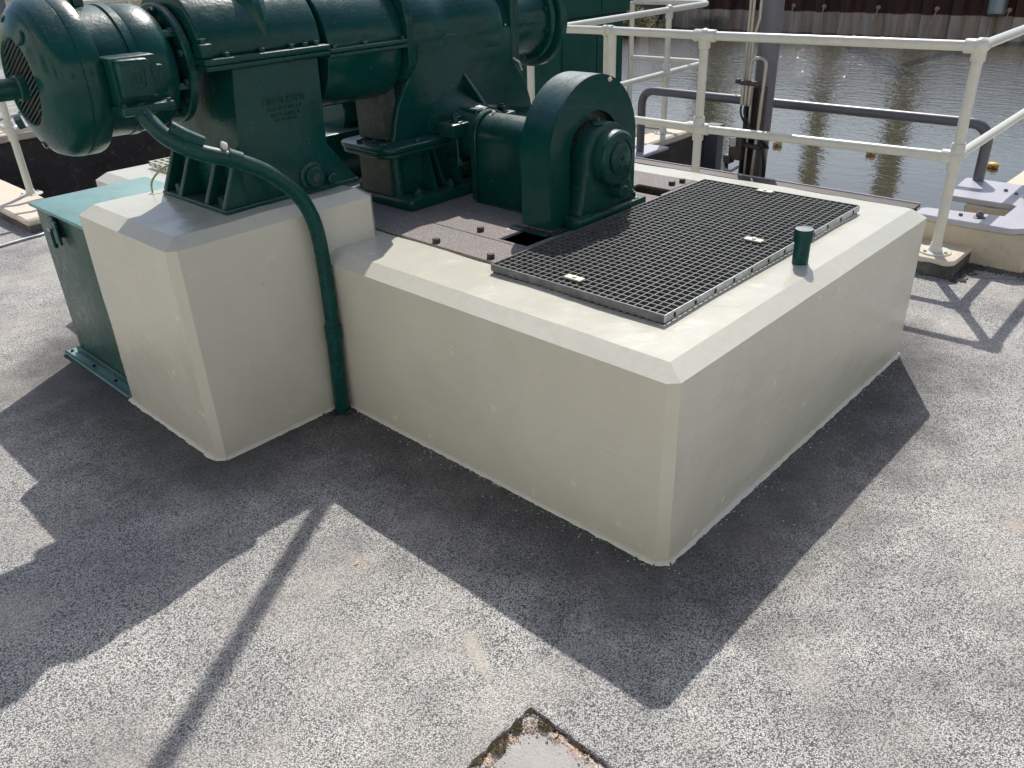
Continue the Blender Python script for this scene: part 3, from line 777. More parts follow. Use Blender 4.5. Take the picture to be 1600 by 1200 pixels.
# cast lettering, worn beyond reading
rl = random.Random(11)
bm = B()
for k, (za, xa, xb, hh) in enumerate(((1.255, -.066, .112, .022), (1.226, -.052, .100, .014), (1.204, -.040, .085, .014), (1.186, -.030, .070, .010))):
    x_ = xa
    while x_ < xb:
        w = rl.uniform(.008, .013)
        kind_ = rl.choice('IHEOLT')
        zz = za
        if kind_ in 'IHEL': box(bm, x_, x_+.0026, 1.7822, 1.786, zz-hh/2, zz+hh/2)
        if kind_ in 'HO': box(bm, x_+w-.0052, x_+w-.0026, 1.7822, 1.786, zz-hh/2, zz+hh/2)
        if kind_ in 'HE': box(bm, x_+.0027, x_+w-.0053, 1.7824, 1.786, zz-.0013, zz+.0013)
        if kind_ in 'EOT': box(bm, x_+.0027, x_+w-.0053, 1.7823, 1.786, zz+hh/2-.0026, zz+hh/2)
        if kind_ in 'EOL': box(bm, x_+.0027, x_+w-.0053, 1.7823, 1.786, zz-hh/2, zz-hh/2+.0026)
        if kind_ == 'T': box(bm, x_+w/2-.0026, x_+w/2, 1.7822, 1.786, zz-hh/2, zz+hh/2-.0028)
        x_ += w
box(bm, -.050, .075, 1.7820, 1.786, 1.2385, 1.2408); box(bm, -.06, .115, 1.7820, 1.786, 1.2695, 1.2716)
obj('cast_lettering', bm, 'green_cast', gb)

# ------------------------------------------------------------------ coupling guard
YB, ZB = 2.176, 1.378
cg = thing('coupling_guard', 'dark green split cylindrical coupling guard between the two gearboxes', 'guard', (.46, 2.04, 1.15))
YC = 2.045
bm = B(); prism(bm, arc(YC, 1.400, .236, 0, 180, 40), 'x', .272, .652, .006, 2); obj('upper_shell', bm, 'green', cg, 40)
bm = B(); prism(bm, arc(YC, 1.386, .232, 180, 360, 40), 'x', .266, .644, .006, 2); obj('lower_shell', bm, 'green', cg, 40)
for z0, z1 in ((1.370, 1.3855), (1.3885, 1.405)):
    bm = B(); box(bm, .262, .660, YC-.258, YC+.258, z0, z1, .004); obj('shell_flange', bm, 'green', cg)
for x_ in (.295, .444, .640): bolt(cg, (x_, YC-.245, 1.405), .011)
bm = B(); lathe(bm, (0, YC, 1.39), AX, [(.236, .05), (.74, .05)], 24); obj('drive_shaft', bm, 'green', cg)
bm = B(); prism(bm, [(YC-.258, 1.30), (YC-.258, 1.45)]+[(y, z) for y, z in arc(YC, 1.42, .265, 172, 8, 24)]+[(YC+.258, 1.45), (YC+.258, 1.30), (YC+.21, 1.24), (YC-.21, 1.24)], 'x', .657, .694, .004); obj('end_collar', bm, 'green', cg)
bm = B(); lathe(bm, (0, 2.10, 1.385), AX, [(.695, .205), (.80, .215)], 48); obj('end_bell', bm, 'green', cg, 40)

# ------------------------------------------------------------------ worm gearbox
wg = thing('worm_gearbox', 'large dark green worm gearbox with round wheel housing on a bolted cast base', 'gearbox', (1.1, 2.05, .69))
pl = [(.626, .958), (.646, .985), (.658, 1.04), (.687, 1.12), (.725, 1.185), (.768, 1.231), (.790, 1.30), (.795, 1.385), (1.447, 1.385), (1.452, 1.27), (1.467, 1.213), (1.514, 1.155), (1.552, 1.090), (1.575, 1.03), (1.586, .985), (1.590, .958)]
bm = B(); prism(bm, pl, 'y', 1.93, 2.150, .013, 3); obj('wheel_housing', bm, 'green', wg, 50)
bm = B(); prism(bm, [(1.955, .972), (2.145, .972), (2.145, 1.20), (1.955, 1.20)], 'x', .612, .70, .006); obj('housing_side', bm, 'cast_rough', wg)
bm = B(); lathe(bm, (0, YB, 1.381), AX, [(.798, .232), (.803, .2515), (.91, .259), (.97, .250), (1.02, .240), (1.07, .240), (1.12, .2515), (1.19, .259), (1.35, .259), (1.375, .2515), (1.40, .236), (1.442, .232)], 64); obj('worm_barrel', bm, 'green', wg, 40)
bm = B(); box(bm, 1.434, 1.472, 1.926, 2.43, 1.208, 1.655, .008, 2); obj('end_plate', bm, 'green', wg)
bm = B(); box(bm, 1.477, 1.504, 1.936, 2.42, 1.222, 1.645, .006, 2); obj('end_plate', bm, 'green', wg)
bm = B(); lathe(bm, (0, YB, ZB), AX, [(1.50, .136), (1.51, .183), (1.59, .173), (1.70, .168), (1.76, .180), (1.78, .184)], 48); obj('bearing_neck', bm, 'green', wg, 40)
bm = B(); lathe(bm, (0, YB, ZB), AX, [(1.782, .105), (1.782, .207), (1.788, .216), (1.813, .216), (1.817, .20), (1.830, .20), (1.834, .235), (1.840, .242), (1.880, .242), (1.887, .235), (1.887, .105)], 64); obj('end_flange', bm, 'green', wg, 40)
for a in range(100, 340, 32): bolt(wg, (1.782, YB+.187*math.cos(R(a)), ZB+.187*math.sin(R(a))), .0135, (-1, 0, 0))
bm = B(); tube(bm, [(1.444, 1.935, 1.239), (1.463, 1.904, 1.214), (1.481, 1.904, 1.174)], .0065, 8); obj('drain_cock', bm, 'stainless', wg)
def rrect(x0, x1, y0, y1, r, n=5):
    out = []
    for cx, cy, a in ((x1-r, y1-r, 0), (x0+r, y1-r, 90), (x0+r, y0+r, 180), (x1-r, y0+r, 270)):
        out += [(cx+r*math.cos(R(a+90*i/n)), cy+r*math.sin(R(a+90*i/n))) for i in range(n+1)]
    return out
for z0, z1, e in ((.920, .9405, -.006), (.943, .968, 0)):
    bm = B(); prism(bm, rrect(.505-e, 1.62+e, 1.812-e, 2.20+e, .085), 'z', z0, z1, .008, 3); obj('split_flange', bm, 'green', wg, 40)
for x_, y_ in ((.545, 2.056), (.540, 1.875), (.702, 1.835), (.575, 1.985), (.95, 1.835), (1.30, 1.835), (1.50, 1.84)): bolt(wg, (x_, y_, .969), .014)
bm = B(); box(bm, .591, 1.55, 1.885, 2.125, .735, .922, .015, 2); obj('lower_casing', bm, 'green_cast', wg)
bm = B(); box(bm, .576, .592, 1.898, 2.115, .737, .918, .004); obj('casing_side', bm, 'cast_rough', wg)
bm = B(); lathe(bm, (.618, 1.905, .735), (0, 0, 1), [(0, .033), (.185, .033)], 20); obj('corner_column', bm, 'green_cast', wg)
bm = B(); prism(bm, rrect(.575, 1.58, 1.768, 2.20, .02), 'z', .688, .735, .006, 2); obj('base_plate', bm, 'green', wg)
for xa in (.765, .93, 1.12, 1.40):
    bm = B(); prism(bm, [(1.845, .918), (1.89, .918), (1.89, .737), (1.80, .737)], 'x', xa-.008, xa+.008); obj('base_rib', bm, 'green', wg)
bm = B(); prism(bm, [(.785, .918), (.798, .918), (.856, .740), (.836, .740)], 'y', 1.825, 1.887, .003); obj('raking_rib', bm, 'green', wg)
for x_, y_ in ((.656, 1.805), (.856, 1.805), (1.05, 1.805), (1.3, 1.80), (.62, 2.16)): bolt(wg, (x_, y_, .735), .022, washer=True)
# output bearing boss with gusset
bm = B(); lathe(bm, (1.02, 1.935, .965), (0, -1, 0), [(0, .175), (.05, .155), (.13, .130), (.236, .118), (.240, .100)], 40); obj('bearing_boss', bm, 'green_cast', wg, 40)
bm = B(); prism(bm, [(1.932, 1.205), (1.932, 1.055), (1.772, 1.035), (1.775, 1.052)], 'x', 1.100, 1.120, .003); obj('gusset', bm, 'green', wg)
for x_ in (.875, 1.175):
    bm = B(); box(bm, x_-.062, x_+.062, 1.718, 1.830, .972, 1.036, .012, 2); obj('cap_lug', bm, 'green_cast', wg)
    bm = B(); cyl(bm, (x_, 1.758, .84), (x_, 1.758, .972), .0105, 10); obj('cap_stud', bm, 'green', wg)
    bolt(wg, (x_, 1.758, 1.036), .021, washer=True)
bm = B(); box(bm, .95, 1.09, 1.70, 1.86, 1.050, 1.084, .006); obj('cap_pad', bm, 'green_cast', wg)
bm = B(); box(bm, 1.035, 1.063, 1.704, 1.725, 1.0845, 1.0865); obj('tag_plate', bm, 'galv', wg)
bm = B(); cyl(bm, (1.143, YB, 1.60), (1.143, YB, 4.9), .034, 24); obj('stem_tube', bm, 'green', wg)
bm = B(); lathe(bm, (1.143, YB, 1.605), (0, 0, 1), [(0, .09), (.03, .09), (.04, .05), (.10, .045)], 28); obj('stem_collar', bm, 'green', wg)
# shape behind, seen between the gearboxes
tt = thing('brake_unit', 'dark green rounded unit in shade between the two gearboxes', 'brake', (.9, 2.62, .69))
bm = B(); lathe(bm, (.83, 2.66, 1.00), AX, [(0, .02), (.002, .115), (.03, .135), (.15, .135), (.18, .10)], 32); obj('drum', bm, 'green', tt, 40)
bm = B(); box(bm, .56, 1.25, 2.48, 2.78, .694, .93, .012, 2); obj('pedestal', bm, 'green', tt)

# ------------------------------------------------------------------ output shaft, arched guard, pedestal bearing
sh = thing('shaft_guard', 'dark green arched sheet shaft guard between the worm gearbox and the drive wheel guard', 'guard', (1.0, 1.45, .69))
def archpoly(w, zc, r, z0): return [(1.0-w, z0)]+arc(1.0, zc, r, 180, 0, 28)+[(1.0+w, z0)]
bm = B(); prism(bm, archpoly(.104, .964, .104, .6885), 'y', 1.222, 1.655, .002); obj('guard_shell', bm, 'green', sh, 40)
bm = B(); prism(bm, archpoly(.116, .964, .116, .6885), 'y', 1.6555, 1.690, .004); obj('end_ring', bm, 'green', sh, 40)
for a, b in ((.862, .8955), (1.1045, 1.138)):
    bm = B(); box(bm, a, b, 1.24, 1.65, .6875, .693, .001); obj('foot_strip', bm, 'green', sh)
bm = B(); lathe(bm, (.985, 1.63, 1.066), (.2, -.2, 1), [(0, .010), (.012, .009), (.016, .004)], 10); obj('paint_blob', bm, 'white_dirt', sh)
ag = thing('arched_guard', 'tall arched dark green sheet guard enclosing the drive wheel', 'guard', (1.0, 1.14, .70))
cx, cz, ro, x0, x1 = 1.001, .985, .2865, .7145, 1.2875
outer = [(x0, .704)]+arc(cx, cz, ro, 180, 0, 44)+[(x1, .704)]
inner = [(x1-.004, .704)]+arc(cx, cz, ro-.004, 0, 180, 44)+[(x0+.004, .704)]
bm = B(); prism(bm, outer+inner, 'y', 1.069, 1.214); obj('rim_sheet', bm, 'green', ag, 40)
ho = .165
def keyhole(y0, y1, hole):
    bm = B(); n = 44
    O = [(x0+.0005, .705)]+[(cx+(ro-.0006)*math.cos(PI-PI*i/n), cz+(ro-.0006)*math.sin(PI-PI*i/n)) for i in range(n+1)]+[(x1-.0005, .705)]
    I = [(cx-hole, .705)]+[(cx+hole*math.cos(PI-PI*i/n), .968+hole*math.sin(PI-PI*i/n)) for i in range(n+1)]+[(cx+hole, .705)]
    V = [[bm.verts.new((q[0], y, q[1])) for q in L] for y in (y0, y1) for L in (O, I)]
    for k in range(len(O)-1):
        bm.faces.new((V[0][k], V[0][k+1], V[1][k+1], V[1][k])); bm.faces.new((V[2][k], V[3][k], V[3][k+1], V[2][k+1]))
        bm.faces.new((V[1][k], V[1][k+1], V[3][k+1], V[3][k])); bm.faces.new((V[0][k], V[2][k], V[2][k+1], V[0][k+1]))
    return bm
obj('front_sheet', keyhole(1.063, 1.068, ho), 'green', ag, 40)
obj('back_sheet', keyhole(1.2145, 1.2195, .12), 'green', ag, 40)
bm = B(); box(bm, .672, .7140, 1.055, 1.26, .6875, .694, .001); obj('foot_strip', bm, 'green', ag)
bm = B(); box(bm, .70, .86, 1.035, 1.062, .6875, .694, .001); obj('foot_strip', bm, 'green', ag)
bm = B(); box(bm, 1.2880, 1.38, 1.07, 1.16, .6875, .694, .001); obj('foot_strip', bm, 'green_skylit', ag)
bolt(ag, (1.345, 1.095, .694), .014)
bm = B(); lathe(bm, (1.0, 1.15, .955), (0, -1, 0), [(-.05, .22), (.05, .22)], 40); obj('drive_wheel', bm, 'cast_rough', ag, 40)
bm = B(); lathe(bm, (1.09, 1.066, 1.238), (0, -.6, .8), [(0, .010), (.008, .012), (.014, .004)], 8); obj('paint_blob', bm, 'white_dirt', ag)
pb = thing('pedestal_bearing', 'dark green plummer block bearing with round end cap in front of the arched guard', 'bearing', (1.02, 1.0, .70))
bcx, bcz = 1.018, .952
bm = B(); prism(bm, [(.83, .742), (.848, .79), (.875, .955)]+arc(bcx-.005, bcz, .140, 172, 8, 22)+[(1.155, .955), (1.185, .80), (1.205, .742)], 'y', 1.00, 1.098, .008, 2); obj('bearing_body', bm, 'green_cast', pb, 40)
bm = B(); lathe(bm, (bcx, 1.0, bcz), (0, -1, 0), [(0, .112), (.046, .110), (.054, .102), (.056, .078), (.050, .076), (.050, .066), (.060, .064), (.063, .056), (.063, .0)], 48, cap=False); obj('end_cap', bm, 'green_cast', pb, 40)
bm = B(); lathe(bm, (bcx, .9375, bcz), (0, -1, 0), [(0, .022), (.0025, .022), (.0026, .012), (.001, .0)], 24, cap=False); obj('centre_boss', bm, 'green_cast', pb)
bm = B(); lathe(bm, (bcx, .9345, bcz), (0, -1, 0), [(0, .010), (.001, .010)], 16); obj('centre_hole', bm, 'black', pb)
bm = B(); lathe(bm, (1.045, 1.0, .808), (0, -1, 0), [(0, .030), (.030, .028), (.060, .028), (.064, .024)], 24); nz = obj('drain_boss', bm, 'green_cast', pb)
bm = B(); lathe(bm, (1.045, .9355, .808), (0, -1, 0), [(0, .010), (.001, .010)], 14); obj('boss_hole', bm, 'black', nz)
bm = B(); box(bm, .800, 1.262, .975, 1.062, .688, .738, .006, 2); obj('bearing_foot', bm, 'green_cast', pb)
bolt(pb, (.872, 1.018, .738), .022, washer=True); bolt(pb, (1.205, 1.015, .738), .020, washer=True)
bm = B(); lathe(bm, (.975, 1.03, 1.088), (0, 0, 1), [(0, .028), (.008, .026), (.009, .010), (.018, .008), (.024, .004)], 18); obj('grease_nipple', bm, 'green_cast', pb)
bm = B(); box(bm, .86, 1.30, .945, .985, .6875, .692); obj('packing_strip', bm, 'green_skylit', pb)

# ------------------------------------------------------------------ conduit
cd = thing('conduit_pipe', 'bent dark green conduit running from the terminal box down the plinth corner to the ground', 'conduit', (-.05, 1.6, 0))
cp = [(-.546, 1.735, 1.315), (-.535, 1.702, 1.272), (-.509, 1.662, 1.222), (-.437, 1.625, 1.168), (-.313, 1.603, 1.115), (-.200, 1.600, 1.049), (-.108, 1.600, .962), (-.054, 1.600, .862), (-.034, 1.600, .745), (-.031, 1.600, .55), (-.035, 1.600, .345)]
def cat(pts, n=6):
    out = []; P = [Vector(p) for p in pts]
    for i in range(len(P)-1):
        p0, p1, p2, p3 = P[max(i-1, 0)], P[i], P[i+1], P[min(i+2, len(P)-1)]
        for k in range(n):
            t_ = k/n
            out.append(.5*((2*p1)+(p2-p0)*t_+(2*p0-5*p1+4*p2-p3)*t_*t_+(3*p1-p0-3*p2+p3)*t_**3))
    out.append(P[-1]); return out
bm = B(); tube(bm, cat(cp), .0285, 20); obj('bent_pipe', bm, 'green_pipe', cd, 40)
bm = B(); tube(bm, [(-.035, 1.600, .36), (-.036, 1.600, .352), (-.045, 1.6, .15), (-.050, 1.6, -.02)], .0310, 20); obj('lower_pipe', bm, 'green_pipe', cd, 40)
bm = B(); tube(bm, [(-.0350, 1.600, .395), (-.0352, 1.600, .335)], .0345, 20); obj('pipe_coupling', bm, 'green_pipe', cd, 40)
bm = B(); tube(bm, [(-.345, 1.608, 1.134), (-.30, 1.603, 1.112)], .0315, 20); obj('pipe_coupling', bm, 'green_pipe', cd, 40)
bm = B(); tube(bm, [(-.505, 1.652, 1.236), (-.470, 1.630, 1.205), (-.42, 1.617, 1.176)], [.022, .023, .020], 14); 
for v in bm.verts: v.co += Vector((.008, 0, .018))
obj('inspection_cover', bm, 'green_pipe', cd, 40)
bolt(cd, (-.468, 1.628, 1.240), .008, (.5, 0, .9), 'rubber')
bm = B(); bmesh.ops.create_icosphere(bm, subdivisions=2, radius=1, matrix=Matrix.Translation((-.345, 1.607, 1.170)) @ Matrix.Diagonal((.013, .012, .018, 1))); wobble(bm, .006, 90); obj('paint_clot', bm, 'white_dirt', cd)
bm = B()
for i in range(120):
    a = rnd.random()*2*PI; q = .026+abs(rnd.gauss(0, .02)); p = Vector((-.048+q*math.cos(a), 1.60+q*math.sin(a), .003)); r = rnd.uniform(.002, .006)
    if p.y > 1.638 or p.x > -.006: continue
    bmesh.ops.create_icosphere(bm, subdivisions=1, radius=1, matrix=Matrix.Translation(p) @ Matrix.Diagonal((r, r*.8, r*.7, 1)))
kind(obj('packing_dirt', bm, 'soil', cd, 20), 'stuff')
ew = B(); tube(ew, cat([(-.315, 2.33, .80), (-.318, 2.34, .89), (-.300, 2.35, .935), (-.245, 2.35, .972), (-.18, 2.35, .978), (-.12, 2.33, .96)]), .0042, 8)
tag(obj('earth_wire', ew, 'wire'), 'thin green and yellow earth wire looping behind the gearbox foot', 'wire')

# ------------------------------------------------------------------ green cabinet left of plinth
cb_ = thing('steel_cabinet', 'green steel cabinet with pale sunlit lid beside the cream plinth', 'cabinet', (-.27, 2.78, 0))
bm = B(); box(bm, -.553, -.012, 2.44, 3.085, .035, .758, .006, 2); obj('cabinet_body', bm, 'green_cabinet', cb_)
bm = B(); box(bm, -.572, -.010, 2.435, 3.112, .759, .776, .005, 2); obj('cabinet_lid', bm, 'green_skylit', cb_)
bm = B(); box(bm, -.612, -.014, 2.436, 3.155, .004, .016, .002); bo = obj('base_frame', bm, 'green_skylit', cb_)
bm = B(); box(bm, -.566, -.554, 2.436, 3.10, .017, .050, .002); obj('frame_upstand', bm, 'green_cabinet', bo)
bm = B(); box(bm, -.608, -.602, 2.44, 3.15, .017, .026, .001); obj('frame_lip', bm, 'green_cabinet', bo)
for y in (3.12, 2.86, 2.62): bolt(cb_, (-.583, y, .016), .008, mat='rubber')
bm = B(); box(bm, -.576, -.554, 2.835, 2.885, .655, .752, .004); la = obj('latch', bm, 'green', cb_)
bm = B(); box(bm, -.590, -.577, 2.775, 2.83, .640, .745, .004); obj('latch_guard', bm, 'green', la)
bm = B(); box(bm, -.596, -.577, 2.842, 2.862, .615, .700, .005); obj('latch_lever', bm, 'green', la)
bm = B(); box(bm, -.600, -.592, 2.835, 2.866, .695, .712, .002); obj('padlock_hasp', bm, 'stainless', la)

# ------------------------------------------------------------------ handrails
RR = .0262
def ball(t, p, dirs, r=.043):
    bm = B(); p = Vector(p)
    bmesh.ops.create_icosphere(bm, subdivisions=3, radius=r, matrix=Matrix.Translation(p))
    for d in dirs:
        d = Vector(d).normalized(); lathe(bm, p, d, [(0, .036), (.070, .036), (.074, .033), (.074, .020)], 18)
    obj('rail_fitting', bm, 'rail', t, 50)
def post(t, x, y, z0, z1, r=RR+.001):
    bm = B(); cyl(bm, (x, y, z0), (x, y, z1), r, 20); obj('post', bm, 'rail', t, 40)
def rail(t, pts, r=RR, fr=0):
    bm = B(); tube(bm, fillet(pts, fr, 10) if fr else [Vector(p) for p in pts], r, 18); obj('rail', bm, 'rail', t, 50)
def foot(t, x, y, z, a=0, bolts=True):
    bm = B(); prism(bm, [(x+.085*math.cos(q*PI/12+a)*(1 if abs(math.cos(q*PI/12)) < .95 else 1.0), y+.085*math.sin(q*PI/12+a)) for q in range(24)], 'z', z, z+.009, .002); obj('base_flange', bm, 'rail', t)
    bm = B(); lathe(bm, (x, y, z+.009), (0, 0, 1), [(0, .040), (.012, .034), (.03, .032)], 20); obj('post_collar', bm, 'rail', t)
    if bolts:
        for q in (.4, 2.5, 4.4): bolt(t, (x+.066*math.cos(q), y+.066*math.sin(q), z+.009), .009, mat='stainless')
ZT, ZM = 1.195, .640
r1 = thing('handrail', 'cream tubular handrail with ball joints directly behind the machine base', 'handrail', (3.12, .256, .105))
P1 = (3.135, .262); P2 = (3.035, 1.795)
for (x, y) in (P1, P2):
    post(r1, x, y, .10 if (x, y) == P1 else 0, ZT)
P3 = (3.06, 2.52); P4 = (2.99, 3.3)
ball(r1, P1+(ZT,), [(0, 0, -1), (-.1, 1, 0), (1, .03, 0)]); ball(r1, P1+(ZM,), [(0, 0, -1), (0, 0, 1), (-.1, 1, 0), (1, .03, 0)])
ball(r1, P2+(ZT,), [(0, 0, -1), (.06, -1, 0), (0, 1, 0)]); ball(r1, P2+(ZM,), [(0, 0, -1), (0, 0, 1), (.06, -1, 0), (0, 1, 0)])
for z in (ZT, ZM):
    rail(r1, [P1+(z,), P2+(z,)]); rail(r1, [P2+(z,), P3+(z,), P4+(z,)]); rail(r1, [P1+(z,), (7.2, .38, z)])
post(r1, P3[0], P3[1], 0, ZT, .029); post(r1, P3[0]+.02, P3[1]+.062, 0, ZT-.02, .020)
bm = B(); lathe(bm, (P3[0], P3[1]+.012, ZT), (0, 1, 0), [(-.018, .030), (-.018, .0345), (.018, .0345), (.018, .030)], 20); obj('rail_clamp', bm, 'rail', r1)
bm = B(); lathe(bm, (P3[0], P3[1]+.055, ZT), (0, 1, 0), [(-.014, .030), (-.014, .034), (.014, .034), (.014, .030)], 20); obj('rail_clamp', bm, 'rail', r1)
post(r1, P4[0], P4[1]-.10, 0, ZT)
post(r1, 6.6, .36, .15, ZT); ball(r1, (6.6, .36, ZT), [(0, 0, -1)])
foot(r1, P1[0], P1[1], .105)
bm = B(); cyl(bm, (P1[0]-.0, P1[1], .10), (P1[0], P1[1], .16), .030, 20); obj('post_socket', bm, 'rail', r1)
# plinth of the corner post
cpd = thing('post_plinth', 'low cream topped concrete pad under the corner handrail post', 'concrete pad', (3.2, .3, 0))
bm = B(); box(bm, 3.02, 3.46, .125, .62, 0, .075); gridcut(bm, .06, (3.02, .125, 0), (3.46, .62, .075)); wobble(bm, .012, 14); obj('pad_side', bm, 'kerb_side', cpd, 20)
bm = B(); prism(bm, rrect(3.018, 3.47, .125, .62, .05), 'z', .070, .105, .010, 2); obj('pad_top', bm, 'kerb', cpd)

r2_ = thing('handrail', 'far cream handrail with looped corner beyond the channel, in front of the green kiosk', 'handrail', (5.21, 3.48, .05))
zt, zm = 1.145, .60
for z in (zt, zm):
    rail(r2_, [(2.2, 3.30, z), (5.21, 3.48, z), (6.02, 3.53, z), (5.98, 4.42, z)], RR, .17)
post(r2_, 5.21, 3.48, .05, zt); ball(r2_, (5.21, 3.48, zt), [(0, 0, -1)], .042); ball(r2_, (5.21, 3.48, zm), [(0, 0, -1), (0, 0, 1)], .040)
post(r2_, 2.9, 3.36, 0, zt); post(r2_, 5.98, 4.44, 0, zt)
foot(r2_, 5.21, 3.48, .05)

r3 = thing('handrail', 'cream handrail with a ball jointed post on the left kerb behind the motor', 'handrail', (.34, 6.2, .1))
post(r3, .335, 6.2, .10, 1.2); 
ball(r3, (.335, 6.2, .60), [(0, 0, -1), (0, 0, 1), (0, 1, 0), (1, 0, 0)], .048)
for z in (.60, 1.2):
    rail(r3, [(.335, 6.2, z), (.30, 12, z)]); rail(r3, [(.335, 6.2, z), (4.0, 6.15, z)])
foot(r3, .335, 6.2, .102)
r4 = thing('handrail', 'distant cream handrail crossing the top left corner behind the motor', 'handrail', (2.6, 9.5, 0))
for z in (.55, 1.12): rail(r4, [(-1.5, 9.75, z), (7, 9.35, z)], .03)
for x in (.6, 2.9, 5.2): post(r4, x, 9.6-.05*x, .085, 1.12, .03); ball(r4, (x, 9.62-.047*x, 1.12), [(0, 0, -1)], .05)
r5 = thing('handrail', 'farthest cream handrail along the grass at top left', 'handrail', (2.6, 13, 0))
for z in (.6, 1.15): rail(r5, [(-3, 13.6, z), (9, 12.6, z)], .03)
for x in (-.5, 2, 4.5): post(r5, x, 13.35-.083*x, 0, 1.15, .03)

# ------------------------------------------------------------------ beam, barrier hoop and brackets
be = thing('steel_beam', 'long dark steel beam with thin pale edge along the channel behind the block', 'beam', (3.44, 1.5, .2))
bm = B(); box(bm, 3.395, 3.50, .50, 3.2, .238, .252, .002); obj('top_flange', bm, 'steel_dark', be)
bm = B(); box(bm, 3.440, 3.455, .50, 3.2, .07, .2375); obj('web', bm, 'steel_dark', be)
bm = B(); box(bm, 3.395, 3.50, .50, 3.2, .055, .0695, .002); obj('bottom_flange', bm, 'steel_dark', be)
bm = B(); box(bm, 3.501, 3.512, .50, 3.2, .232, .260, .002); obj('edge_strip', bm, 'plate_grey', be)

hb = thing('barrier_hoop', 'dark grey tubular barrier hoop spanning the channel above the water', 'barrier', (4.28, 1.7, .25))
bm = B(); tube(bm, fillet([(4.28, .405, .252), (4.28, .405, .605), (4.28, 3.10, .605), (4.28, 3.10, .10)], .13, 12), .034, 20); obj('hoop_tube', bm, 'tube_grey', hb, 50)
bm = B(); box(bm, 4.05, 4.55, 2.98, 3.32, .075, .098, .003); obj('left_plate', bm, 'plate_grey', hb)
bm = B(); box(bm, 4.06, 4.16, 2.985, 3.02, -.6, .074, .003); obj('left_bracket', bm, 'mast_grey', hb)
br = thing('mounting_bracket', 'lilac grey two pronged steel bracket plate on cream concrete with dark bolts', 'bracket', (3.8, .1, .25))
def prong(poly, nm):
    bm = B(); prism(bm, poly, 'z', .216, .250, .003); obj(nm, bm, 'plate_grey', br)
prong([(3.322, -.045), (3.345, -.075), (3.47, -.215), (4.31, -.215), (4.31, .47), (4.29, .485), (3.815, .45), (3.815, .075), (3.800, .050), (3.55, .050), (3.475, .45), (3.45, .475), (3.34, .470), (3.322, .44)], 'bracket_plate')
for x, y, s in ((3.44, .15, .021), (3.42, .245, .012), (4.02, .05, .021), (4.10, .19, .012), (4.25, .03, .021), (4.06, .12, .010)): bolt(br, (x, y, .250), s, mat='grey_bolt', washer=s > .015)
cor = thing('concrete_corbel', 'bare cream concrete block under the grey bracket', 'concrete block', (3.6, .1, 0))
bm = B(); box(bm, 3.345, 3.475, -.15, .42, 0, .214, .008); gridcut(bm, .05, (3.34, -.15, 0), (3.48, .42, .22)); wobble(bm, .006, 14); obj('block_part', bm, 'raw_kerb', cor, 25)
bm = B(); box(bm, 3.478, 4.30, -.25, .046, 0, .214, .008); gridcut(bm, .07, (3.478, -.25, 0), (4.3, .046, .22)); wobble(bm, .006, 14, 5); obj('block_part', bm, 'raw_kerb', cor, 25)
bm = B(); box(bm, 3.80, 4.33, .050, .33, 0, .214, .008); gridcut(bm, .07, (3.82, .05, 0), (4.33, .33, .22)); wobble(bm, .005, 14, 9); obj('block_part', bm, 'raw_kerb', cor, 25)
bm = B()
for k in range(500):
    e = rnd.random()
    p = Vector((3.34-abs(rnd.gauss(0, .03)), rnd.uniform(-.2, .12), 0)) if e < .5 else Vector((rnd.uniform(3.0, 3.4), .12-abs(rnd.gauss(0, .03)), 0))
    r = rnd.uniform(.004, .014); p.z = r*.3
    bmesh.ops.create_icosphere(bm, subdivisions=1, radius=1, matrix=Matrix.Translation(p) @ Matrix.Rotation(rnd.random()*6, 4, 'Z') @ Matrix.Diagonal((r, r*.8, r*.6, 1)))
kind(obj('rubble', bm, 'kerb_side', None, 20), 'stuff')
gd = B(); box(gd, 5.74, 5.86, 3.18, 3.334, -2.5, .06, .006); box(gd, 5.70, 5.78, 3.10, 3.19, -2.5, -.40, .006)
tag(obj('guide_channel', gd, 'tube_grey'), 'dark grey steel guide channel at the end of the mossy channel wall', 'guide')

# ------------------------------------------------------------------ grey mast with hydraulics
ms = thing('mast', 'thick violet grey round mast rising from the channel behind the beam', 'mast', (3.95, 1.79, -1.2))
bm = B(); cyl(bm, (3.96, 1.835, -1.4), (3.96, 1.835, 2.3), .074, 32); obj('mast_tube', bm, 'mast_grey', ms, 40)
bm = B(); box(bm, 3.80, 3.90, 1.775, 1.792, -1.4, .78, .003); box(bm, 3.80, 3.90, 1.875, 1.892, -1.4, .78, .003); box(bm, 3.86, 3.88, 1.793, 1.874, -1.4, .775); obj('channel_section', bm, 'steel_dark', ms)
hy = thing('hydraulic_pipework', 'stainless pipes with dark valve blocks strapped to the grey mast', 'pipework', (3.8, 1.85, 0))
for k, (y, r) in enumerate(((1.935, .0095), (1.910, .0105), (1.885, .010))):
    pts = [(3.835, y-.005, .76 if k else .80), (3.835, y, 1.05), (3.835, y+.0, 2.25)]
    if k == 2: pts = [(3.825, 1.885, .55), (3.825, 1.885, 1.10), (3.84, 1.862, 1.22), (3.84, 1.862, 2.25)]
    bm = B(); tube(bm, fillet(pts, .06, 5), r, 10); obj('straight_pipe', bm, 'stainless', hy, 50)
bm = B(); tube(bm, fillet([(3.79, 1.868, .80), (3.79, 1.868, .975), (3.79, 1.752, .985), (3.79, 1.765, .5), (3.79, 1.80, -.3)], .05, 8), .0115, 12); obj('looped_pipe', bm, 'stainless', hy, 50)
bm = B(); tube(bm, [(3.80, 1.845, .80), (3.80, 1.84, -.3)], .010, 10); obj('straight_pipe', bm, 'stainless', hy, 50)
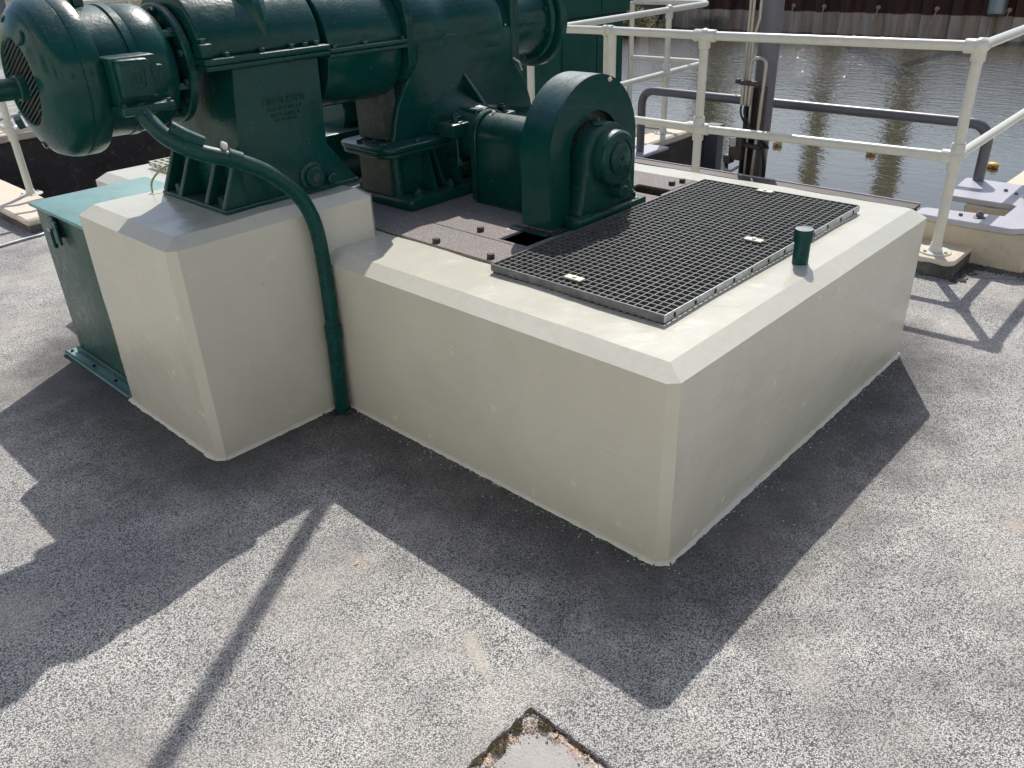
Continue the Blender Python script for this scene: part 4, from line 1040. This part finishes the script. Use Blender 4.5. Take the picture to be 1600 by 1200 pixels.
bm = B(); tube(bm, [(3.83, 1.70, .40), (3.83, 1.72, -.2)], .012, 10); obj('straight_pipe', bm, 'stainless', hy, 50)
bm = B(); box(bm, 3.765, 3.80, 1.78, 1.93, .800, .830, .005); box(bm, 3.765, 3.80, 1.93, 1.965, .806, .838, .005); obj('pipe_clamp', bm, 'steel_dark', hy)
for y in (1.905, 1.877, 1.849):
    bm = B(); lathe(bm, (3.782, y, .66), (0, 0, 1), [(0, .008), (.02, .013), (.12, .013), (.14, .010)], 12); obj('hose_coupling', bm, 'stainless', hy)
for y0_, y1_ in ((1.905, 1.72), (1.877, 1.70)):
    bm = B(); tube(bm, cat([(3.78, y0_, .66), (3.77, y0_-.01, .60), (3.76, (y0_+y1_)/2, .50), (3.79, y1_, .42), (3.83, y1_-.01, .38)]), .008, 8); obj('hose', bm, 'rubber', hy, 50)
bm = B(); box(bm, 3.74, 3.83, 1.855, 1.955, .285, .455, .006); vb = obj('valve_block', bm, 'steel_dark', hy)
bm = B(); box(bm, 3.728, 3.740, 1.895, 1.950, .380, .446, .003); obj('valve_face', bm, 'galv', vb)
bm = B(); box(bm, 3.725, 3.80, 1.93, 1.985, .255, .315, .005); obj('valve_foot', bm, 'steel_dark', vb)
for q, (yy, zz) in enumerate(((1.902, .387), (1.943, .387), (1.902, .439), (1.943, .439))): bolt(vb, (3.728, yy, zz), .004, (-1, 0, 0), 'rubber')
bm = B(); tube(bm, cat([(3.72, 1.975, .262), (3.70, 1.95, .225), (3.70, 1.90, .215), (3.72, 1.85, .25)]), .010, 10); obj('hose', bm, 'stainless', hy, 50)
bm = B(); tube(bm, [(3.75, 1.965, .26), (3.75, 1.955, -.2)], .013, 10); obj('hose', bm, 'rubber', hy, 50)
bm = B(); cyl(bm, (3.78, 1.86, .395), (3.78, 1.72, .385), .018, 14); box(bm, 3.77, 3.90, 1.735, 1.765, .372, .402, .004); obj('cross_fitting', bm, 'steel_dark', hy)
bm = B(); tube(bm, cat([(3.78, 1.715, .385), (3.77, 1.695, .36), (3.79, 1.685, .2), (3.80, 1.72, -.1), (3.80, 1.73, -.4)]), .013, 10); obj('hose', bm, 'rubber', hy, 50)

# ------------------------------------------------------------------ far green kiosk, bank, piles, buoys
kf = thing('green_kiosk', 'tall dark green equipment kiosk standing behind the far handrail', 'kiosk', (6.0, 5.3, 0))
bm = B(); box(bm, 5.43, 6.60, 5.0, 5.8, 0, .965, .006); obj('kiosk_body', bm, 'green_far', kf)
bm = B(); box(bm, 5.38, 6.66, 4.94, 5.86, 1.0, 1.75, .01); obj('kiosk_top', bm, 'green_far', kf)
bm = B(); box(bm, 5.41, 6.63, 4.975, 5.83, .968, .998, .004); obj('rain_lip', bm, 'green', kf)
bm = B(); box(bm, 5.50, 6.085, 4.985, 4.998, .08, .94, .003); obj('door', bm, 'green_far', kf)
bm = B(); box(bm, 6.10, 6.56, 4.985, 4.998, .08, .94, .003); obj('door', bm, 'green_far', kf)
bm = B(); box(bm, 5.42, 6.08, 4.925, 4.938, 1.04, 1.70, .003); obj('upper_panel', bm, 'green_far', kf)
bm = B(); box(bm, 6.10, 6.62, 4.925, 4.938, 1.04, 1.70, .003); obj('upper_panel', bm, 'green_far', kf)

spw = thing('sheet_pile_wall', 'rusty brown sheet pile wall along the far bank of the water', 'quay wall', (25, 5, WATER_Z))
pm = B()
PW = .80
prof2 = [(.0, -.4), (.0, -.36), (.0, -.13), (.20, -.06), (.20, .33), (.0, .4)]
V0 = [pm.verts.new((x_, y_, -2.0)) for x_, y_ in prof2]; V1 = [pm.verts.new((x_, y_, .05)) for x_, y_ in prof2]
for i in range(len(prof2)-1): pm.faces.new((V0[i], V0[i+1], V1[i+1], V1[i]))
finish(pm, 20); pme = bpy.data.meshes.new('sheet_pile'); pm.to_mesh(pme); pm.free(); pme.materials.append(M['pile'])
for i in range(37):
    shared('sheet_pile', pme, spw, (25.0, 17.6-PW*i, 0))
bm = B(); box(bm, 24.94, 25.35, -12.6, 17.2, -.02, .10, .01); obj('capping_beam', bm, 'pile', spw)
for y in (15.9-.9, 11.75, 10.75, 9.1, 7.45, 5.6, 3.6, 1.7):
    bm = B(); bmesh.ops.create_icosphere(bm, subdivisions=2, radius=.07, matrix=Matrix.Translation((24.93, y, -.37))); ph = obj('tie_head', bm, 'tie_rust', spw)
    bm = B(); tube(bm, [(24.92, y, -.40), (24.90, y+.22, -1.2)], .016, 6); obj('tie_rod', bm, 'tie_steel', ph)
bm = B(); lathe(bm, (24.9, 5.9, -.5), (0, 0, 1), [(0, .18), (.06, .24), (.5, .24)], 24); obj('outfall_pipe', bm, 'galv', spw)

for k, (lab, px, py, mt) in enumerate((('orange brown float nearest the grey mast on the water', 10.27, 4.71, 'buoy'), ('orange brown float on open water between mast and corner post', 10.46, 3.36, 'buoy'), ('yellow float on the water beside the right grey hoop leg', 10.63, 1.80, 'buoy_y'))):
    b_ = thing('buoy', lab, 'buoy', (px, py, WATER_Z), 'mooring floats on the water')
    bm = B(); bmesh.ops.create_icosphere(bm, subdivisions=3, radius=1, matrix=Matrix.Translation((px, py, WATER_Z+.030)) @ Matrix.Diagonal((.066, .072 if k < 2 else .078, .058 if k < 2 else .046, 1))); obj('float_body', bm, mt, b_, 60)
    bm = B(); lathe(bm, (px-.06, py-.02, WATER_Z+.035), (-1, -.3, 0), [(0, .016), (.03, .014), (.034, .006)], 8); obj('float_eye', bm, 'rust', b_)

def leafy(name, label, cat, c, r, n, size, mat, seed, trunk=True, blade=False):
    rg = random.Random(seed); c = Vector(c)
    t = thing(name, label, cat, (c.x, c.y, c.z-r[2]))
    lobes = [(c+Vector((rg.uniform(-.6, .6)*r[0], rg.uniform(-.6, .6)*r[1], rg.uniform(-.5, .5)*r[2])), rg.uniform(.35, .6)) for _ in range(12)]
    bm = B()
    for i in range(n):
        lc, lr = rg.choice(lobes); dv = Vector((rg.gauss(0, 1), rg.gauss(0, 1), rg.gauss(0, 1))).normalized()
        q = lr*rg.uniform(.55, 1.05); p = lc+Vector((dv.x*r[0], dv.y*r[1], dv.z*r[2]))*q
        a = Vector((rg.gauss(0, 1), rg.gauss(0, 1), rg.gauss(0, 1))).normalized()
        if blade: a = Vector((rg.gauss(0, .35), rg.gauss(0, .35), 1)).normalized()
        s = size*rg.uniform(.6, 1.4); b_ = a.orthogonal().normalized(); b_ = b_*(.5 if not blade else .08)
        bm.faces.new([bm.verts.new(x_) for x_ in (p-a*s, p+b_*s, p+a*s, p-b_*s)])
    obj('crown', bm, mat, t, 20, norm=False)
    if trunk:
        bm = B()
        tube(bm, [(c.x, c.y, c.z-r[2]-.3), (c.x+.02, c.y, c.z-r[2]*.3), (c.x-.03, c.y+.04, c.z+r[2]*.4)], [.06*r[2]+.01, .04*r[2]+.01, .01], 8)
        for k in range(5):
            e = c+Vector((rg.uniform(-.6, .6)*r[0], rg.uniform(-.6, .6)*r[1], rg.uniform(-.2, .5)*r[2])); tube(bm, [(c.x, c.y, c.z-r[2]*.6), (c+e)/2+Vector((0, 0, -.1*r[2])), e], [.025*r[2]+.006, .02*r[2]+.005, .004], 6)
        obj('trunk', bm, 'soil', t)
    return t
leafy('bush', 'dense dull green bush on the far bank right of the green kiosk', 'bush', (22.2, 16.0, -.80), (.7, 1.1, .50), 5200, .045, 'bush', 1)
leafy('bush', 'smaller olive bush on the far bank above the water behind the kiosk corner', 'bush', (23.2, 17.6, -.6), (.8, 1.1, .6), 3600, .05, 'bush', 2)
leafy('bush', 'tuft of dry pale reeds at the foot of the sheet pile wall', 'bush', (24.6, 14.6, -.92), (.3, .8, .28), 900, .09, 'reed', 3, False, True)
bw = thing('brick_wall', 'low pinkish brick wall on the far bank above the bush', 'wall', (26.2, 18.4, 0))
bm = B(); box(bm, 26.2, 26.5, 16.6, 19.5, -.05, .55, .01); obj('wall_body', bm, 'brick', bw)
bkm = boxmesh('brick', .02, .21, .062, 'brick', .004)
for r_i in range(7):
    for c_i in range(12):
        shared('brick', bkm, bw, (26.193, 16.75+.235*c_i+(.117 if r_i % 2 else 0), .0+.08*r_i))

def fieldgrass():
    rg = random.Random(5); bm = B()
    for i in range(9000):
        y = 24.2+abs(rg.gauss(0, 9)); x = rg.uniform(-6, 5.8)+(y-24)*.12
        x = min(x, 5.7); h = rg.uniform(.12, .42); a = rg.random()*PI; w = .02
        lx, ly = rg.gauss(0, .3)*h, rg.gauss(0, .3)*h
        bm.faces.new([bm.verts.new(p) for p in ((x-w*math.cos(a), y-w*math.sin(a), -.06), (x+w*math.cos(a), y+w*math.sin(a), -.06), (x+lx, y+ly, -.05+h))])
    kind(obj('grass', bm, 'grass', None, 20, norm=False), 'stuff')
fieldgrass()
bm = B()
rg = random.Random(8)
for i in range(5000):
    x = rg.uniform(14, 60); y = rg.uniform(30, 60)
kind_obj = None
bm.free()
ko = thing('site_hut', 'distant low hut with dark windows at the top left edge', 'hut', (3.2, 21, 0))
bm = B(); box(bm, 1.4, 5.2, 21, 23, 0, 1.9, .01); obj('hut_wall', bm, 'off_white', ko)
for a, b in ((1.9, 2.9), (3.1, 4.2)):
    bm = B(); box(bm, a, b, 20.975, 20.998, .35, 1.5, .005); w_ = obj('window', bm, 'off_white', ko)
    bm = B(); box(bm, a+.05, b-.05, 20.965, 20.974, .40, 1.45); obj('pane', bm, 'window', w_)
bm = B(); box(bm, 1.3, 5.3, 20.9, 23.1, 1.902, 1.98, .01); obj('roof', bm, 'tube_grey', ko)
gp = B(); cyl(gp, (2.08, 11.2, 0), (2.08, 11.2, 2.4), .07, 20); lathe(gp, (2.08, 11.2, 0), (0, 0, 1), [(0, .16), (.02, .16), (.03, .08)], 20)
tag(obj('grey_post', gp, 'mast_grey'), 'violet grey round post behind the motor at the top left', 'post')

# things on the far bank that only their reflections show
def dolphin(y, h, w, lab):
    t = thing('timber_pile', lab, 'pile', (25.9, y, 0))
    bm = B(); cyl(bm, (25.9, y, -.05), (25.9, y, h), w, 16, w*.8); obj('pile_shaft', bm, 'reed', t, 40)
    bm = B(); lathe(bm, (25.9, y, h), (0, 0, 1), [(0, w), (.1, w*1.05), (.25, w*.3)], 16); obj('pile_cap', bm, 'rust', t)
    return t
dolphin(10.9, 9.5, .33, 'tall brown timber pile behind the far sheet pile wall, left of the pair')
d2 = dolphin(8.3, 4.4, .42, 'brown timber pile with raking brace behind the far sheet pile wall')
bm = B(); tube(bm, [(25.9, 8.3, 3.6), (25.9, 10.5, 8.0)], .15, 10); obj('raking_brace', bm, 'reed', d2)
leafy('tree', 'slim green tree on the far bank behind the sheet pile wall', 'tree', (27.4, 15.9, 3.2), (.8, .9, 3.0), 5200, .12, 'tree', 9)

# made-up house behind the viewpoint, added to bounce sunlight onto shaded faces
ph_ = thing('bounce_house', 'unseen pale house added behind the viewpoint to bounce light onto the machine', 'light reflector', (-9, -9, 0))
bm = B(); box(bm, -14, -8.5, -14, 14, -.05, 6.6, .02); obj('bounce_wall', bm, 'bounce_cream', ph_)
bm = B(); box(bm, -8.49, 14, -14, -8.5, -.05, 6.6, .02); obj('bounce_wall', bm, 'bounce_white', ph_)
bm = B(); box(bm, -14.3, 14.3, -14.3, -8.2, 6.61, 6.8, .03); box(bm, -14.3, -8.2, -8.19, 14.3, 6.61, 6.8, .03); obj('roof_slab', bm, 'tube_grey', ph_)
for k in range(4):
    bm = B(); box(bm, -8.52, -8.46, -5+4.4*k, -3.4+4.4*k, 1.6, 3.4, .01); w_ = obj('window', bm, 'tube_grey', ph_)
    bm = B(); box(bm, -8.458, -8.450, -4.9+4.4*k, -3.5+4.4*k, 1.7, 3.3); obj('pane', bm, 'window', w_)
    bm = B(); box(bm, -5+4.4*k, -3.4+4.4*k, -8.54, -8.46, 1.6, 3.4, .01); w_ = obj('window', bm, 'tube_grey', ph_)
    bm = B(); box(bm, -4.9+4.4*k, -3.5+4.4*k, -8.458, -8.450, 1.7, 3.3); obj('pane', bm, 'window', w_)

# a lone pale cable on the deck at far left
cbm = B(); tube(cbm, cat([(-1.6, 5.05, .010), (-.22, 5.30, .010), (.06, 5.335, .010), (.9, 5.0, .012) if False else (.35, 5.36, .010), (.55, 4.2, .010)]), .010, 8)
tag(obj('cable', cbm, 'galv'), 'pale grey cable lying on the tarmac at the left behind the green cabinet', 'cable')
# hairline crack across the deck at right
bm = B(); prev = None
for k in range(60):
    f = k/59; p = Vector((2.98+.55*f, .31-.98*f, .0022))+Vector((.010*noise.noise(Vector((f*9, 0, 0))), .010*noise.noise(Vector((0, f*9, 4))), 0))
    w = .0022+.0012*noise.noise(Vector((f*30, 2, 0)))
    row = (bm.verts.new(p-Vector((w, .2*w, 0))), bm.verts.new(p+Vector((w, .2*w, 0))))
    if prev: bm.faces.new((prev[0], prev[1], row[1], row[0]))
    prev = row
kind(obj('ground_crack', bm, 'soil'))
# droppings
bm = B()
for (x, y, z, r) in ((4.28, 2.35, .639, .012), (4.28, 2.22, .639, .018), (4.27, 1.95, .638, .010), (3.055, 2.9, 1.222, .016), (3.10, .9, 1.222, .012), (3.11, .75, 1.2215, .010), (.66, 1.25, .688, .012), (1.25, 1.785, 1.41, .004)):
    bmesh.ops.create_icosphere(bm, subdivisions=2, radius=1, matrix=Matrix.Translation((x, y, z-.001)) @ Matrix.Diagonal((r*.7, r, .004, 1)))
wobble(bm, .004, 60); kind(obj('bird_droppings', bm, 'white_dirt'), 'stuff')
